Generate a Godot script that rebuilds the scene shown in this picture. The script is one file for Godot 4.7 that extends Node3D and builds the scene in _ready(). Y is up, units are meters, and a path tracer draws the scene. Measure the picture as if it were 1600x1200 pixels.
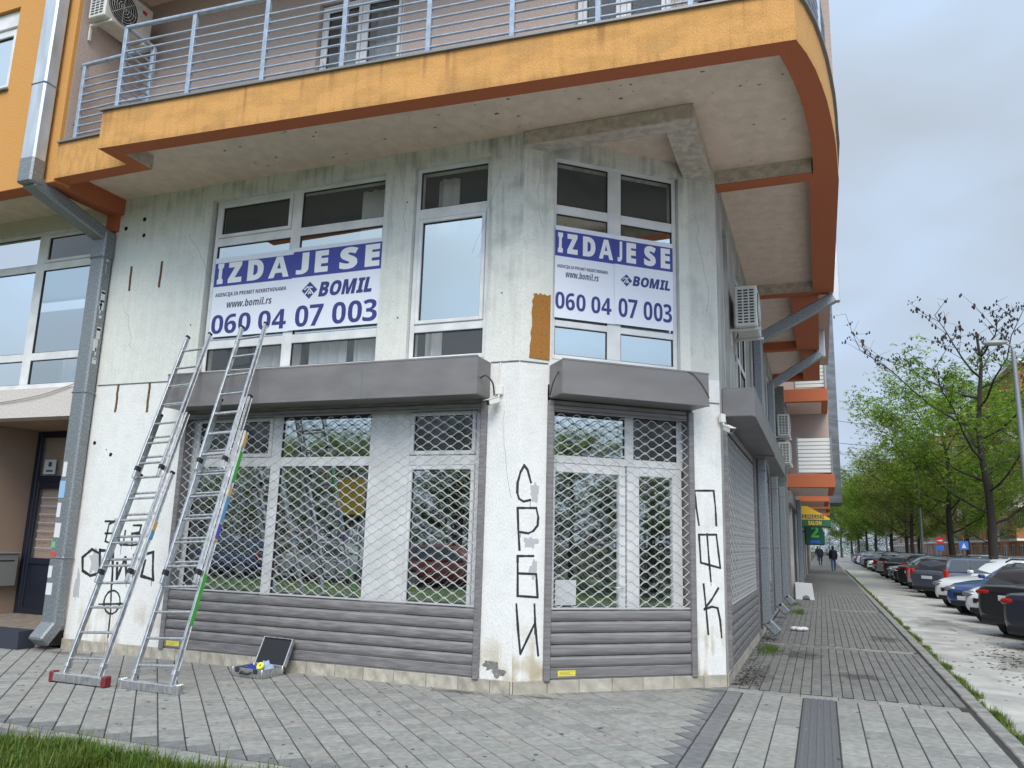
extends Node3D

# ---------------------------------------------------------------- frames of the three faces of the corner building
const CA := 2.0752
const CB := 1.7423
const CL := 2.7096
var FACE_FRONT := Transform3D()
var FACE_CORNER := Transform3D(Basis(Vector3(CA / CL, 0, -CB / CL), Vector3.UP, Vector3(CB / CL, 0, CA / CL)), Vector3.ZERO)
var FACE_STREET := Transform3D(Basis(Vector3(0, 0, -1), Vector3.UP, Vector3(1, 0, 0)), Vector3(CA, 0, -CB))
var rng := RandomNumberGenerator.new()
var mats := {}
var shapes := {}

# ---------------------------------------------------------------- mesh builder
class Shape:
	var v := PackedVector3Array()
	var n := PackedVector3Array()
	var t := PackedVector2Array()
	var t2 := PackedVector2Array()
	var c := PackedColorArray()
	var xf := Transform3D()
	var col := Color(1, 1, 1)
	func tri_n(a: Vector3, b: Vector3, d: Vector3, na: Vector3, nb: Vector3, nd: Vector3, ua := Vector2(), ub := Vector2(), ud := Vector2()) -> void:
		for p in [a, d, b]: v.append(xf * p)
		for q in [na, nd, nb]: n.append((xf.basis * q).normalized())
		for q in [ua, ud, ub]: t.append(q)
		for q in [ua, ud, ub]: t2.append(q)
		for i in 3: c.append(col)
	func tri(a: Vector3, b: Vector3, d: Vector3, ua := Vector2(), ub := Vector2(), ud := Vector2()) -> void:
		var m := (b - a).cross(d - a)
		if m.length_squared() < 1e-16: return
		m = m.normalized()
		tri_n(a, b, d, m, m, m, ua, ub, ud)
	func quad(a: Vector3, b: Vector3, d: Vector3, e: Vector3) -> void:   # anticlockwise seen from outside
		tri(a, b, d, Vector2(0, 1), Vector2(1, 1), Vector2(1, 0))
		tri(a, d, e, Vector2(0, 1), Vector2(1, 0), Vector2(0, 0))
	func quad_uv(a: Vector3, b: Vector3, d: Vector3, e: Vector3, ua: Vector2, ub: Vector2, ud: Vector2, ue: Vector2) -> void:
		tri(a, b, d, ua, ub, ud)
		tri(a, d, e, ua, ud, ue)
	func quad_n(a: Vector3, b: Vector3, d: Vector3, e: Vector3, na: Vector3, nb: Vector3, nd: Vector3, ne: Vector3) -> void:
		tri_n(a, b, d, na, nb, nd)
		tri_n(a, d, e, na, nd, ne)
	func box(lo: Vector3, hi: Vector3, bev := 0.0) -> void:
		if bev <= 0.0:
			var p := []
			for i in 8: p.append(Vector3(hi.x if i & 1 else lo.x, hi.y if i & 2 else lo.y, hi.z if i & 4 else lo.z))
			quad(p[4], p[5], p[7], p[6])
			quad(p[1], p[0], p[2], p[3])
			quad(p[5], p[1], p[3], p[7])
			quad(p[0], p[4], p[6], p[2])
			quad(p[6], p[7], p[3], p[2])
			quad(p[0], p[1], p[5], p[4])
			return
		var mid := (lo + hi) / 2.0
		var h := (hi - lo) / 2.0
		bev = minf(bev, minf(h.x, minf(h.y, h.z)) * 0.9)
		var k := h - Vector3.ONE * bev
		for ax in 3:   # faces
			for s in [-1.0, 1.0]:
				var u := (ax + 1) % 3
				var w := (ax + 2) % 3
				var q := []
				for e in [[-1, -1], [1, -1], [1, 1], [-1, 1]]:
					var r := Vector3()
					r[ax] = s * h[ax]
					r[u] = e[0] * k[u]
					r[w] = e[1] * k[w]
					q.append(mid + r)
				if s > 0: quad(q[0], q[1], q[2], q[3])
				else: quad(q[3], q[2], q[1], q[0])
		for ax in 3:   # edges along ax
			var u := (ax + 1) % 3
			var w := (ax + 2) % 3
			for su in [-1.0, 1.0]:
				for sw in [-1.0, 1.0]:
					var a := Vector3()
					a[ax] = -k[ax]
					a[u] = su * h[u]
					a[w] = sw * k[w]
					var b := a
					b[ax] = k[ax]
					var d := b
					d[u] = su * k[u]
					d[w] = sw * h[w]
					var e := d
					e[ax] = -k[ax]
					if su * sw > 0: quad(mid + a, mid + e, mid + d, mid + b)
					else: quad(mid + a, mid + b, mid + d, mid + e)
		for sx in [-1.0, 1.0]:
			for sy in [-1.0, 1.0]:
				for sz in [-1.0, 1.0]:
					var s := Vector3(sx, sy, sz)
					var a := mid + Vector3(h.x, k.y, k.z) * s
					var b := mid + Vector3(k.x, h.y, k.z) * s
					var d := mid + Vector3(k.x, k.y, h.z) * s
					if sx * sy * sz > 0: tri(a, b, d)
					else: tri(a, d, b)
	func tube(pts: Array, r, sides := 6, caps := true) -> void:   # r: one radius or one per point
		var rings := []
		var side := Vector3()
		for i in pts.size():
			var d: Vector3 = (pts[mini(i + 1, pts.size() - 1)] - pts[maxi(i - 1, 0)]).normalized()
			if i == 0:
				side = d.cross(Vector3.UP if absf(d.y) < 0.9 else Vector3.RIGHT).normalized()
			else:
				side = (side - d * side.dot(d)).normalized()
			var up := side.cross(d)
			var ring := []
			var rr: float = r[i] if r is Array else r
			for k in sides:
				var a := TAU * k / sides
				var q := side * cos(a) + up * sin(a)
				ring.append([pts[i] + q * rr, q])
			rings.append(ring)
		for i in pts.size() - 1:
			for k in sides:
				var k2 := (k + 1) % sides
				var A: Array = rings[i][k]
				var B: Array = rings[i][k2]
				var C: Array = rings[i + 1][k2]
				var D: Array = rings[i + 1][k]
				quad_n(A[0], D[0], C[0], B[0], A[1], D[1], C[1], B[1])
		if caps:
			for k in range(1, sides - 1):
				tri(rings[0][0][0], rings[0][k][0], rings[0][k + 1][0])
				var z: Array = rings[pts.size() - 1]
				tri(z[0][0], z[k + 1][0], z[k][0])
	func rail(a: Vector3, b: Vector3, w: float, h: float, up := Vector3.UP) -> void:   # a bar of rectangular section
		var d := (b - a).normalized()
		var s := d.cross(up).normalized()
		var u := s.cross(d)
		var old := xf
		xf = old * Transform3D(Basis(d, u, s), (a + b) / 2.0)
		var l := (b - a).length() / 2.0
		box(Vector3(-l, -h / 2, -w / 2), Vector3(l, h / 2, w / 2), minf(w, h) * 0.12)
		xf = old
	func lathe(profile: Array, sides := 16) -> void:   # profile of Vector2(radius, y), bottom to top on the outside
		for i in profile.size() - 1:
			var p: Vector2 = profile[i]
			var q: Vector2 = profile[i + 1]
			var nn := Vector2(q.y - p.y, p.x - q.x).normalized()
			for k in sides:
				var a := TAU * k / sides
				var b := TAU * (k + 1) / sides
				var ca := Vector3(cos(a), 0, -sin(a))
				var cb := Vector3(cos(b), 0, -sin(b))
				var na := ca * nn.x + Vector3.UP * nn.y
				var nb := cb * nn.x + Vector3.UP * nn.y
				quad_n(ca * p.x + Vector3.UP * p.y, cb * p.x + Vector3.UP * p.y, cb * q.x + Vector3.UP * q.y, ca * q.x + Vector3.UP * q.y, na, nb, nb, na)
	func plate(poly: PackedVector2Array, z0: float, z1: float) -> void:   # a polygon in x, y given depth
		var p := poly.duplicate()
		var area := 0.0
		for i in p.size(): area += p[i].cross(p[(i + 1) % p.size()])
		if area < 0: p.reverse()
		var idx := Geometry2D.triangulate_polygon(p)
		for i in range(0, idx.size(), 3):
			var a := p[idx[i]]
			var b := p[idx[i + 1]]
			var d := p[idx[i + 2]]
			if (b - a).cross(d - a) < 0:
				var e := b
				b = d
				d = e
			tri(Vector3(a.x, a.y, z1), Vector3(b.x, b.y, z1), Vector3(d.x, d.y, z1), a, b, d)
			tri(Vector3(a.x, a.y, z0), Vector3(d.x, d.y, z0), Vector3(b.x, b.y, z0), a, d, b)
		for i in p.size():
			var a := p[i]
			var b := p[(i + 1) % p.size()]
			quad(Vector3(a.x, a.y, z0), Vector3(b.x, b.y, z0), Vector3(b.x, b.y, z1), Vector3(a.x, a.y, z1))
	func flat(poly: Array, y0: float, y1: float) -> void:   # a horizontal slab over a plan of Vector2(x, z)
		var old := xf
		xf = old * Transform3D(Basis(Vector3.RIGHT, Vector3.FORWARD, Vector3.UP), Vector3.ZERO)
		var p := PackedVector2Array()
		for q in poly: p.append(Vector2(q.x, -q.y))
		plate(p, y0, y1)
		xf = old
	func stroke(pts: Array, w: float, z0: float, z1: float, closed := false) -> void:   # a painted or cut line as a flat ribbon with some depth
		var m := pts.size()
		var last := m if closed else m - 1
		for i in last:
			var a: Vector2 = pts[i]
			var b: Vector2 = pts[(i + 1) % m]
			var d := (b - a).normalized()
			var s := Vector2(-d.y, d.x) * w / 2.0
			var off := 0.00011 * (i % 5)
			var ext := d * w * 0.3
			a -= ext
			b += ext
			plate(PackedVector2Array([a - s, b - s, b + s, a + s]), z0, z1 + off)
	func blob(mid: Vector3, r: Vector3, rows := 6, cols := 10) -> void:
		for i in rows:
			for k in cols:
				var q := []
				for e in [[i, k], [i, k + 1], [i + 1, k + 1], [i + 1, k]]:
					var la: float = -PI / 2 + PI * e[0] / rows
					var lo: float = TAU * e[1] / cols
					q.append(Vector3(cos(la) * cos(lo), sin(la), -cos(la) * sin(lo)))
				quad_n(mid + q[0] * r, mid + q[1] * r, mid + q[2] * r, mid + q[3] * r, (q[0] / r).normalized(), (q[1] / r).normalized(), (q[2] / r).normalized(), (q[3] / r).normalized())
	func mesh() -> ArrayMesh:
		var m := ArrayMesh.new()
		var a := []
		a.resize(Mesh.ARRAY_MAX)
		a[Mesh.ARRAY_VERTEX] = v
		a[Mesh.ARRAY_NORMAL] = n
		a[Mesh.ARRAY_TEX_UV] = t
		a[Mesh.ARRAY_TEX_UV2] = t2
		a[Mesh.ARRAY_COLOR] = c
		m.add_surface_from_arrays(Mesh.PRIMITIVE_TRIANGLES, a)
		return m

func shp(xf := Transform3D()) -> Shape:
	var s := Shape.new()
	s.xf = xf
	return s

func put(called: String, s, m: Material, parent: Node, label := "") -> MeshInstance3D:   # one named mesh
	var o := MeshInstance3D.new()
	o.name = called
	o.mesh = s.mesh() if s is Shape else s
	o.material_override = m
	parent.add_child(o, true)
	if label: o.set_meta("label", label)
	return o

func thing(called: String, label: String, category: String, at := Vector3.ZERO, turn := 0.0, group := "") -> Node3D:
	var o := Node3D.new()
	o.name = called
	add_child(o, true)
	o.position = at
	o.rotation.y = turn
	tag(o, label, category, group)
	return o

func tag(o: Node, label := "", category := "", group := "", kind := "") -> void:
	if label: o.set_meta("label", label)
	if category: o.set_meta("category", category)
	if group: o.set_meta("group", group)
	if kind: o.set_meta("kind", kind)

func node(called: String, parent: Node, label := "") -> Node3D:
	var o := Node3D.new()
	o.name = called
	parent.add_child(o, true)
	if label: o.set_meta("label", label)
	return o

func setting(called: String, label: String) -> Node3D:
	var o := Node3D.new()
	o.name = called
	add_child(o, true)
	tag(o, label, "", "", "structure")
	return o

func copy_of(o: Node3D, at: Vector3, turn: float, label := "", group := "") -> Node3D:
	var r: Node3D = o.duplicate()
	r.name = o.name
	add_child(r, true)
	r.position = at
	r.rotation.y = turn
	if label: r.set_meta("label", label)
	if group: r.set_meta("group", group)
	return r

# ---------------------------------------------------------------- materials
func lin(r: float, g: float, b: float, a := 1.0) -> Color:
	var c := Color(r, g, b).linear_to_srgb()
	c.a = a
	return c

func noise(freq: float, sd: int, octaves := 4, kind := FastNoiseLite.TYPE_SIMPLEX_SMOOTH) -> FastNoiseLite:
	var f := FastNoiseLite.new()
	f.noise_type = kind
	f.seed = sd
	f.frequency = freq
	f.fractal_octaves = octaves
	return f

func tex(freq: float, sd: int, from: float, to: float, size := 512, octaves := 4, kind := FastNoiseLite.TYPE_SIMPLEX_SMOOTH, warp := 0.0) -> NoiseTexture2D:   # grey, sRGB factors
	var key := "tex%s_%d_%s_%s_%d_%d_%d" % [freq, sd, from, to, size, octaves, kind]
	if shapes.has(key): return shapes[key]
	var x := NoiseTexture2D.new()
	x.width = size
	x.height = size
	x.seamless = true
	x.noise = noise(freq, sd, octaves, kind)
	if warp > 0.0:
		x.noise.domain_warp_enabled = true
		x.noise.domain_warp_amplitude = warp
	var g := Gradient.new()
	g.set_color(0, Color(from, from, from))
	g.set_color(1, Color(to, to, to))
	x.color_ramp = g
	shapes[key] = x
	return x

func mat(called: String, c: Color, rough := 0.8, metal := 0.0) -> StandardMaterial3D:
	var m := StandardMaterial3D.new()
	m.resource_name = called
	m.albedo_color = c
	m.roughness = rough
	m.metallic = metal
	mats[called] = m
	return m

func grain(m: StandardMaterial3D, albedo: Texture2D, scale: Vector3, height: Texture2D = null, cm := 0.0, world := true) -> StandardMaterial3D:
	m.uv1_triplanar = true
	m.uv1_world_triplanar = world
	m.uv1_triplanar_sharpness = 4.0
	m.uv1_scale = scale
	m.albedo_texture = albedo
	if height:
		m.heightmap_enabled = true
		m.heightmap_texture = height
		m.heightmap_scale = cm
	return m

func detail(m: StandardMaterial3D, im: Texture2D) -> StandardMaterial3D:
	m.detail_enabled = true
	m.detail_blend_mode = BaseMaterial3D.BLEND_MODE_MUL
	m.detail_uv_layer = BaseMaterial3D.DETAIL_UV_2
	m.detail_albedo = im
	return m

func picture(w: int, h: int, f: Callable) -> ImageTexture:   # f(u, v) with v upwards -> Color
	var im := Image.create_empty(w, h, false, Image.FORMAT_RGB8)
	for y in h:
		for x in w:
			im.set_pixel(x, y, f.call((x + 0.5) / w, 1.0 - (y + 0.5) / h))
	return ImageTexture.create_from_image(im)

func glass(called: String, c: Color, alpha: float, metal := 0.0) -> StandardMaterial3D:
	var m := mat(called, Color(c.r, c.g, c.b, alpha), 0.02, metal)
	m.transparency = BaseMaterial3D.TRANSPARENCY_ALPHA
	if metal > 0.0:
		var im := Image.create_empty(4, 4, false, Image.FORMAT_RGBA8)
		im.fill(Color(1, 1, 1, 1))
		m.albedo_texture = ImageTexture.create_from_image(im)
	return m

func _ready() -> void:
	rng.seed = 20240411
	# ---------------------------------------------------------------- camera, sky, light, exposure
	var cam := Camera3D.new()
	cam.name = "camera"
	add_child(cam)
	cam.transform = Transform3D(Basis(Vector3.UP, 0.37254) * Basis(Vector3.RIGHT, 0.19397) * Basis(Vector3.BACK, 0.02741), Vector3(3.2018, 1.65, 8.4177))
	cam.fov = 51.94
	cam.near = 0.05
	cam.far = 900.0
	cam.current = true
	var env := Environment.new()
	env.background_mode = Environment.BG_SKY
	env.tonemap_mode = Environment.TONE_MAPPER_LINEAR
	env.tonemap_exposure = 1.07
	env.sdfgi_enabled = true
	env.ssao_enabled = true
	env.ssil_enabled = true
	var sky := Sky.new()
	var pan := PanoramaSkyMaterial.new()
	pan.panorama = overcast_sky()
	sky.sky_material = pan
	env.sky = sky
	var we := WorldEnvironment.new()
	we.name = "world_environment"
	we.environment = env
	add_child(we)
	var sun := DirectionalLight3D.new()
	sun.name = "sun"
	sun.light_energy = 0.72
	sun.light_color = Color(1.0, 0.965, 0.90)
	sun.light_angular_distance = 30.0
	sun.shadow_enabled = true
	sun.look_at_from_position(Vector3(3, 9, 8), Vector3.ZERO)
	add_child(sun)
	make_materials()
	build_ground()
	build_corner_building()
	fixtures()
	plant_trees()
	far_things()
	park_cars()
	people()

func overcast_sky() -> ImageTexture:   # a bright grey overcast, brightened round the sun behind the camera to light the walls, with soft cloud
	var w := 768
	var h := 384
	var im := Image.create_empty(w, h, false, Image.FORMAT_RGBF)
	var big := noise(1.1, 306, 5)
	var low := noise(2.6, 302, 5)
	for y in h:
		var el := PI / 2 - PI * (y + 0.5) / h
		for x in w:
			var az := TAU * (x + 0.5) / w
			var d := Vector3(sin(az) * cos(el), sin(el), -cos(az) * cos(el))
			var up := maxf(d.y, 0.0)
			var l := 0.60 * (1.0 + 0.12 * up + 2.7 * pow(maxf(d.dot(Vector3(0.24, 0.73, 0.64)), 0.0), 3.0))
			var q := d / (0.35 + up)
			var c := big.get_noise_3d(q.x, up * 2.0, q.z)
			var e := low.get_noise_3d(q.x, up * 3.0, q.z)
			l *= 1.0 + 0.26 * c + 0.12 * e
			var blue := clampf(0.5 + 1.3 * c + 0.4 * e, 0.0, 1.0)   # thick cloud is greyer, thin cloud bluer
			im.set_pixel(x, y, Color(l * lerpf(0.855, 0.78, blue), l * lerpf(0.985, 0.98, blue), l * lerpf(1.15, 1.26, blue)))
	return ImageTexture.create_from_image(im)

func make_materials() -> void:
	var fine := tex(0.20, 11, 0.86, 1.0, 512, 3)
	var fine2 := tex(0.13, 12, 0.80, 1.0, 512, 4)
	var blot := tex(0.012, 13, 0.70, 1.0, 512, 5)
	var rough_h := tex(0.16, 14, 0.0, 1.0, 512, 3)
	var drag_h := tex(0.15, 15, 0.0, 1.0, 512, 3, FastNoiseLite.TYPE_SIMPLEX_SMOOTH, 10.0)
	var grit := tex(0.25, 16, 0.62, 1.0, 512, 2)
	var flecks := tex(0.16, 18, 0.80, 1.0, 512, 3)
	var ramp: Gradient = flecks.color_ramp
	ramp.add_point(0.36, Color(0.965, 0.965, 0.965))
	# white facade: fine render plus weather marks laid over each face
	var nz := noise(6.0, 21, 4)
	var ns := noise(1.0, 22, 4)
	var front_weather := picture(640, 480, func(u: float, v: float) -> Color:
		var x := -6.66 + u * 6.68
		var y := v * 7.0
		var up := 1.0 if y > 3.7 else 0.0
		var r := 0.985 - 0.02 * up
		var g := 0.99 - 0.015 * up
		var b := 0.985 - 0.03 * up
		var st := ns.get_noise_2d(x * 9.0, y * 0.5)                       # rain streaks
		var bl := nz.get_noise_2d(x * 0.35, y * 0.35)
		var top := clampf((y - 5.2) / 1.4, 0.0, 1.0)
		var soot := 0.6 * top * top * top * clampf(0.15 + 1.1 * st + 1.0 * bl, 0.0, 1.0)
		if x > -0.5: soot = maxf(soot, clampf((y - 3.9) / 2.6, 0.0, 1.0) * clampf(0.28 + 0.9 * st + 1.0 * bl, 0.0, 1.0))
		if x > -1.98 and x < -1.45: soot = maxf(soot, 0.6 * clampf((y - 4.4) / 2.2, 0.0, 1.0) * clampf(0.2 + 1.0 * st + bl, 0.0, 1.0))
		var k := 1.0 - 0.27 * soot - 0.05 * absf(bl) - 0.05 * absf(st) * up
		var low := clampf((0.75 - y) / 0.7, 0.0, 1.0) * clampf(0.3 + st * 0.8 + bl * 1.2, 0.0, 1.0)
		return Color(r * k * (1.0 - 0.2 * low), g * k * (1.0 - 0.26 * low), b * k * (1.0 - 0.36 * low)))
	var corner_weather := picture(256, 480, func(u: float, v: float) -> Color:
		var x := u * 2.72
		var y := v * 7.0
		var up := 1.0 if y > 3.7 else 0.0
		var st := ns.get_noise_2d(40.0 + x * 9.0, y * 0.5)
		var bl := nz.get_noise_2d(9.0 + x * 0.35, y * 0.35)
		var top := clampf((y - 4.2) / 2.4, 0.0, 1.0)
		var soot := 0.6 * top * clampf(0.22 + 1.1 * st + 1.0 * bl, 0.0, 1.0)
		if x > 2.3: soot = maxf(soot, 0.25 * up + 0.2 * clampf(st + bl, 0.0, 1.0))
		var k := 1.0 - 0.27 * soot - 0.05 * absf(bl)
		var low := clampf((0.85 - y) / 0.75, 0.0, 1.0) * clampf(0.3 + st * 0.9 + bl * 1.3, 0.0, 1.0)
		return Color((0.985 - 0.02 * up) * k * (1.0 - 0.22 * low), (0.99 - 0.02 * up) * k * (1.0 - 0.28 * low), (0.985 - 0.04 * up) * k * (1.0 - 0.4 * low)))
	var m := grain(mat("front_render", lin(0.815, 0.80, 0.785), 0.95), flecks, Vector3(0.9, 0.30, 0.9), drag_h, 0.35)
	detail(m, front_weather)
	m = grain(mat("corner_render", lin(0.815, 0.80, 0.785), 0.95), flecks, Vector3(0.9, 0.30, 0.9), drag_h, 0.35)
	detail(m, corner_weather)
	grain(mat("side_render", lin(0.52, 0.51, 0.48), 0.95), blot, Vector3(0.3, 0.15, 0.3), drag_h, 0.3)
	grain(mat("orange_wall", lin(0.72, 0.355, 0.10), 0.95), fine2, Vector3(0.9, 0.5, 0.9), rough_h, 0.3)
	grain(mat("orange_render", lin(0.76, 0.395, 0.125), 0.95), fine2, Vector3(0.9, 0.5, 0.9), rough_h, 0.3)
	var band_weather := picture(768, 96, func(u: float, v: float) -> Color:
		var st := ns.get_noise_2d(u * 70.0, v * 0.6 + 7.0)
		var bl := nz.get_noise_2d(u * 1.6, v * 0.25 + 3.0)
		var k := 1.0 - 0.10 * clampf(0.2 + bl * 1.6, 0.0, 1.0) - 0.045 * clampf(st * 1.5, 0.0, 1.0)
		var run := clampf((ns.get_noise_2d(u * 34.0, 31.0) - 0.22) * 4.0, 0.0, 1.0) * clampf(v * 1.6 - 0.35 + 0.5 * st, 0.0, 1.0)   # drips from the coping
		var base := clampf(0.16 - v + 0.12 * st, 0.0, 0.2) * 2.0
		var pale := clampf((bl - 0.28) * 3.0, 0.0, 1.0) * 0.10
		k *= 1.0 - 0.15 * run - 0.25 * base
		return Color(minf(k + pale * 0.3, 1.0), minf(k * (1.0 - 0.03 * run) + pale * 0.6, 1.0), minf(k + pale, 1.0)))
	detail(mats.orange_render, band_weather)
	var oil := mat("ground_stain", Color(0.20, 0.18, 0.15, 0.085), 0.85)
	oil.transparency = BaseMaterial3D.TRANSPARENCY_ALPHA
	var sooty := mat("soot_stain", Color(0.13, 0.12, 0.10, 0.30), 0.95)
	sooty.transparency = BaseMaterial3D.TRANSPARENCY_ALPHA
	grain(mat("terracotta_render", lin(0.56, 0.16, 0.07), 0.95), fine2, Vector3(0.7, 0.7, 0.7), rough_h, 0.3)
	grain(mat("soffit_render", lin(0.80, 0.63, 0.52), 0.95), tex(0.03, 17, 0.90, 1.0, 512, 5, FastNoiseLite.TYPE_SIMPLEX_SMOOTH, 30.0), Vector3(0.25, 0.25, 0.25), rough_h, 0.3)
	grain(mat("rib_render", lin(0.68, 0.59, 0.50), 0.95), tex(0.03, 17, 0.74, 1.0, 512, 5, FastNoiseLite.TYPE_SIMPLEX_SMOOTH, 30.0), Vector3(0.4, 0.4, 0.4), rough_h, 0.3)
	grain(mat("pink_render", lin(0.56, 0.45, 0.395), 0.95), fine2, Vector3(0.8, 0.35, 0.8), drag_h, 0.35)
	grain(mat("pale_render", lin(0.74, 0.67, 0.63), 0.95), fine2, Vector3(0.8, 0.35, 0.8), drag_h, 0.3)
	grain(mat("tan_render", lin(0.44, 0.31, 0.23), 0.95), fine2, Vector3(0.7, 0.7, 0.7), rough_h, 0.5)
	grain(mat("shutter_grey", lin(0.275, 0.262, 0.262), 0.45, 0.15), tex(0.02, 31, 0.72, 1.0, 512, 5), Vector3(0.25, 2.2, 0.25))
	grain(mat("box_grey", lin(0.215, 0.203, 0.20), 0.42, 0.1), tex(0.012, 32, 0.86, 1.0, 512, 5), Vector3(0.22, 0.5, 0.22))
	mat("grille_grey", lin(0.47, 0.47, 0.465), 0.45, 0.25)
	grain(mat("white_plastic", lin(0.80, 0.80, 0.80), 0.35), tex(0.02, 33, 0.88, 1.0, 256, 4), Vector3(0.5, 0.5, 0.5))
	mat("gasket", lin(0.02, 0.02, 0.022), 0.6)
	glass("clear_glass", lin(0.9, 0.95, 0.95), 0.06)
	glass("mirror_glass", lin(0.78, 0.88, 0.90), 0.62, 1.0)
	glass("shop_glass", lin(0.84, 0.90, 0.88), 0.6, 1.0)
	mat("dark_room", lin(0.10, 0.10, 0.10), 0.9)
	var cur := mat("curtain", lin(0.75, 0.75, 0.73), 0.9)
	cur.backlight_enabled = true
	cur.backlight = lin(0.3, 0.3, 0.3)
	mat("dark_curtain", lin(0.25, 0.25, 0.25), 0.9)
	var pl := [lin(0.56, 0.51, 0.42), lin(0.60, 0.55, 0.46), lin(0.52, 0.47, 0.38)]
	for i in 3: grain(mat("plinth_tile%d" % i, pl[i], 0.55), blot, Vector3(0.9, 0.9, 0.9), rough_h, 0.15)
	mat("mortar", lin(0.16, 0.15, 0.13), 0.95)
	var pv := [lin(0.312, 0.308, 0.284), lin(0.345, 0.339, 0.312), lin(0.275, 0.272, 0.253), lin(0.325, 0.312, 0.283)]
	for i in 4: grain(mat("paver%d" % i, pv[i], 0.9), tex(0.018, 41, 0.80, 1.0, 1024, 6), Vector3(0.55, 0.55, 0.55), grit, 0.12)
	var dk := [lin(0.185, 0.185, 0.186), lin(0.205, 0.205, 0.206)]
	for i in 2: grain(mat("dark_paver%d" % i, dk[i], 0.9), tex(0.018, 41, 0.80, 1.0, 1024, 6), Vector3(0.55, 0.55, 0.55), grit, 0.12)
	var bk := [lin(0.205, 0.20, 0.186), lin(0.225, 0.218, 0.202), lin(0.188, 0.183, 0.172)]
	for i in 3: grain(mat("brick_paver%d" % i, bk[i], 0.9), tex(0.018, 41, 0.80, 1.0, 1024, 6), Vector3(0.45, 0.45, 0.45), grit, 0.12)
	grain(mat("joint_soil", lin(0.06, 0.055, 0.045), 1.0), grit, Vector3(2, 2, 2))
	grain(mat("tactile_grey", lin(0.14, 0.14, 0.147), 0.85), fine2, Vector3(1, 1, 1), grit, 0.1)
	grain(mat("kerb_stone", lin(0.34, 0.33, 0.30), 0.9), blot, Vector3(0.6, 0.6, 0.6), grit, 0.15)
	grain(mat("road_surface", lin(0.56, 0.545, 0.50), 0.92), tex(0.014, 42, 0.72, 1.0, 1024, 6, FastNoiseLite.TYPE_SIMPLEX_SMOOTH, 30.0), Vector3(0.08, 0.08, 0.08), grit, 0.1)
	grain(mat("far_pavement", lin(0.20, 0.195, 0.182), 0.92), tex(0.014, 42, 0.72, 1.0, 1024, 6, FastNoiseLite.TYPE_SIMPLEX_SMOOTH, 30.0), Vector3(0.3, 0.3, 0.3))
	grain(mat("soil", lin(0.09, 0.075, 0.05), 1.0), blot, Vector3(0.5, 0.5, 0.5))
	grain(mat("galvanised", lin(0.38, 0.41, 0.43), 0.5, 0.55), tex(0.06, 51, 0.66, 1.0, 512, 3, FastNoiseLite.TYPE_CELLULAR), Vector3(1.6, 1.1, 1.6))
	grain(mat("bright_zinc", lin(0.62, 0.67, 0.72), 0.4, 0.5), tex(0.012, 52, 0.85, 1.0, 256, 4), Vector3(0.8, 0.3, 0.8))
	grain(mat("rail_paint", lin(0.40, 0.47, 0.57), 0.45, 0.2), tex(0.03, 53, 0.8, 1.0, 256, 4), Vector3(1, 1, 1))
	grain(mat("aluminium", lin(0.72, 0.73, 0.74), 0.34, 0.85), tex(0.03, 54, 0.72, 1.0, 512, 5), Vector3(1.2, 0.6, 1.2))
	mat("ladder_red", lin(0.17, 0.02, 0.02), 0.5)
	mat("black_rubber", lin(0.02, 0.02, 0.02), 0.8)
	mat("spray_black", lin(0.022, 0.022, 0.024), 0.7)
	mat("spray_grey", lin(0.42, 0.42, 0.43), 0.8)
	grain(mat("bare_plaster", lin(0.27, 0.27, 0.25), 0.95), blot, Vector3(2, 2, 2), rough_h, 0.3)
	mat("hole_dark", lin(0.01, 0.01, 0.01), 1.0)
	grain(mat("rust", lin(0.26, 0.12, 0.05), 0.95), tex(0.05, 55, 0.45, 1.0, 256, 4), Vector3(3, 3, 3))
	grain(mat("foam_board", lin(0.46, 0.20, 0.04), 0.9), tex(0.05, 56, 0.75, 1.0, 256, 4), Vector3(3, 3, 3), rough_h, 0.4)
	mat("banner_vinyl", lin(0.76, 0.78, 0.86), 0.5)
	mat("banner_blue", lin(0.045, 0.055, 0.30), 0.5)
	mat("banner_navy", lin(0.035, 0.04, 0.20), 0.5)
	mat("banner_white", lin(0.82, 0.82, 0.84), 0.5)
	mat("ink_dark", lin(0.05, 0.05, 0.10), 0.6)
	mat("sticker_yellow", lin(0.72, 0.60, 0.06), 0.5)
	mat("tape_green", lin(0.05, 0.32, 0.04), 0.5)
	mat("tape_orange", lin(0.50, 0.33, 0.12), 0.5)
	mat("tape_blue", lin(0.10, 0.26, 0.45), 0.5)
	mat("tape_navy", lin(0.06, 0.07, 0.35), 0.5)
	mat("paper", lin(0.60, 0.61, 0.62), 0.8)
	mat("paper_blue", lin(0.25, 0.42, 0.62), 0.8)
	mat("paper_red", lin(0.5, 0.06, 0.05), 0.8)
	mat("paper_green", lin(0.15, 0.42, 0.2), 0.8)
	grain(mat("ac_white", lin(0.66, 0.65, 0.60), 0.45), tex(0.02, 33, 0.88, 1.0, 256, 4), Vector3(1, 1, 1))
	mat("ac_dark", lin(0.03, 0.032, 0.034), 0.6)
	mat("camera_white", lin(0.75, 0.74, 0.70), 0.4)
	mat("cable_grey", lin(0.35, 0.35, 0.33), 0.6)
	mat("cable_dark", lin(0.06, 0.06, 0.06), 0.6)
	mat("door_navy", lin(0.012, 0.016, 0.028), 0.35)
	mat("mat_dark", lin(0.03, 0.035, 0.05), 0.7)
	grain(mat("step_stone", lin(0.30, 0.25, 0.20), 0.8), blot, Vector3(0.8, 0.8, 0.8))
	mat("mail_grey", lin(0.30, 0.31, 0.30), 0.5, 0.3)
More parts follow.
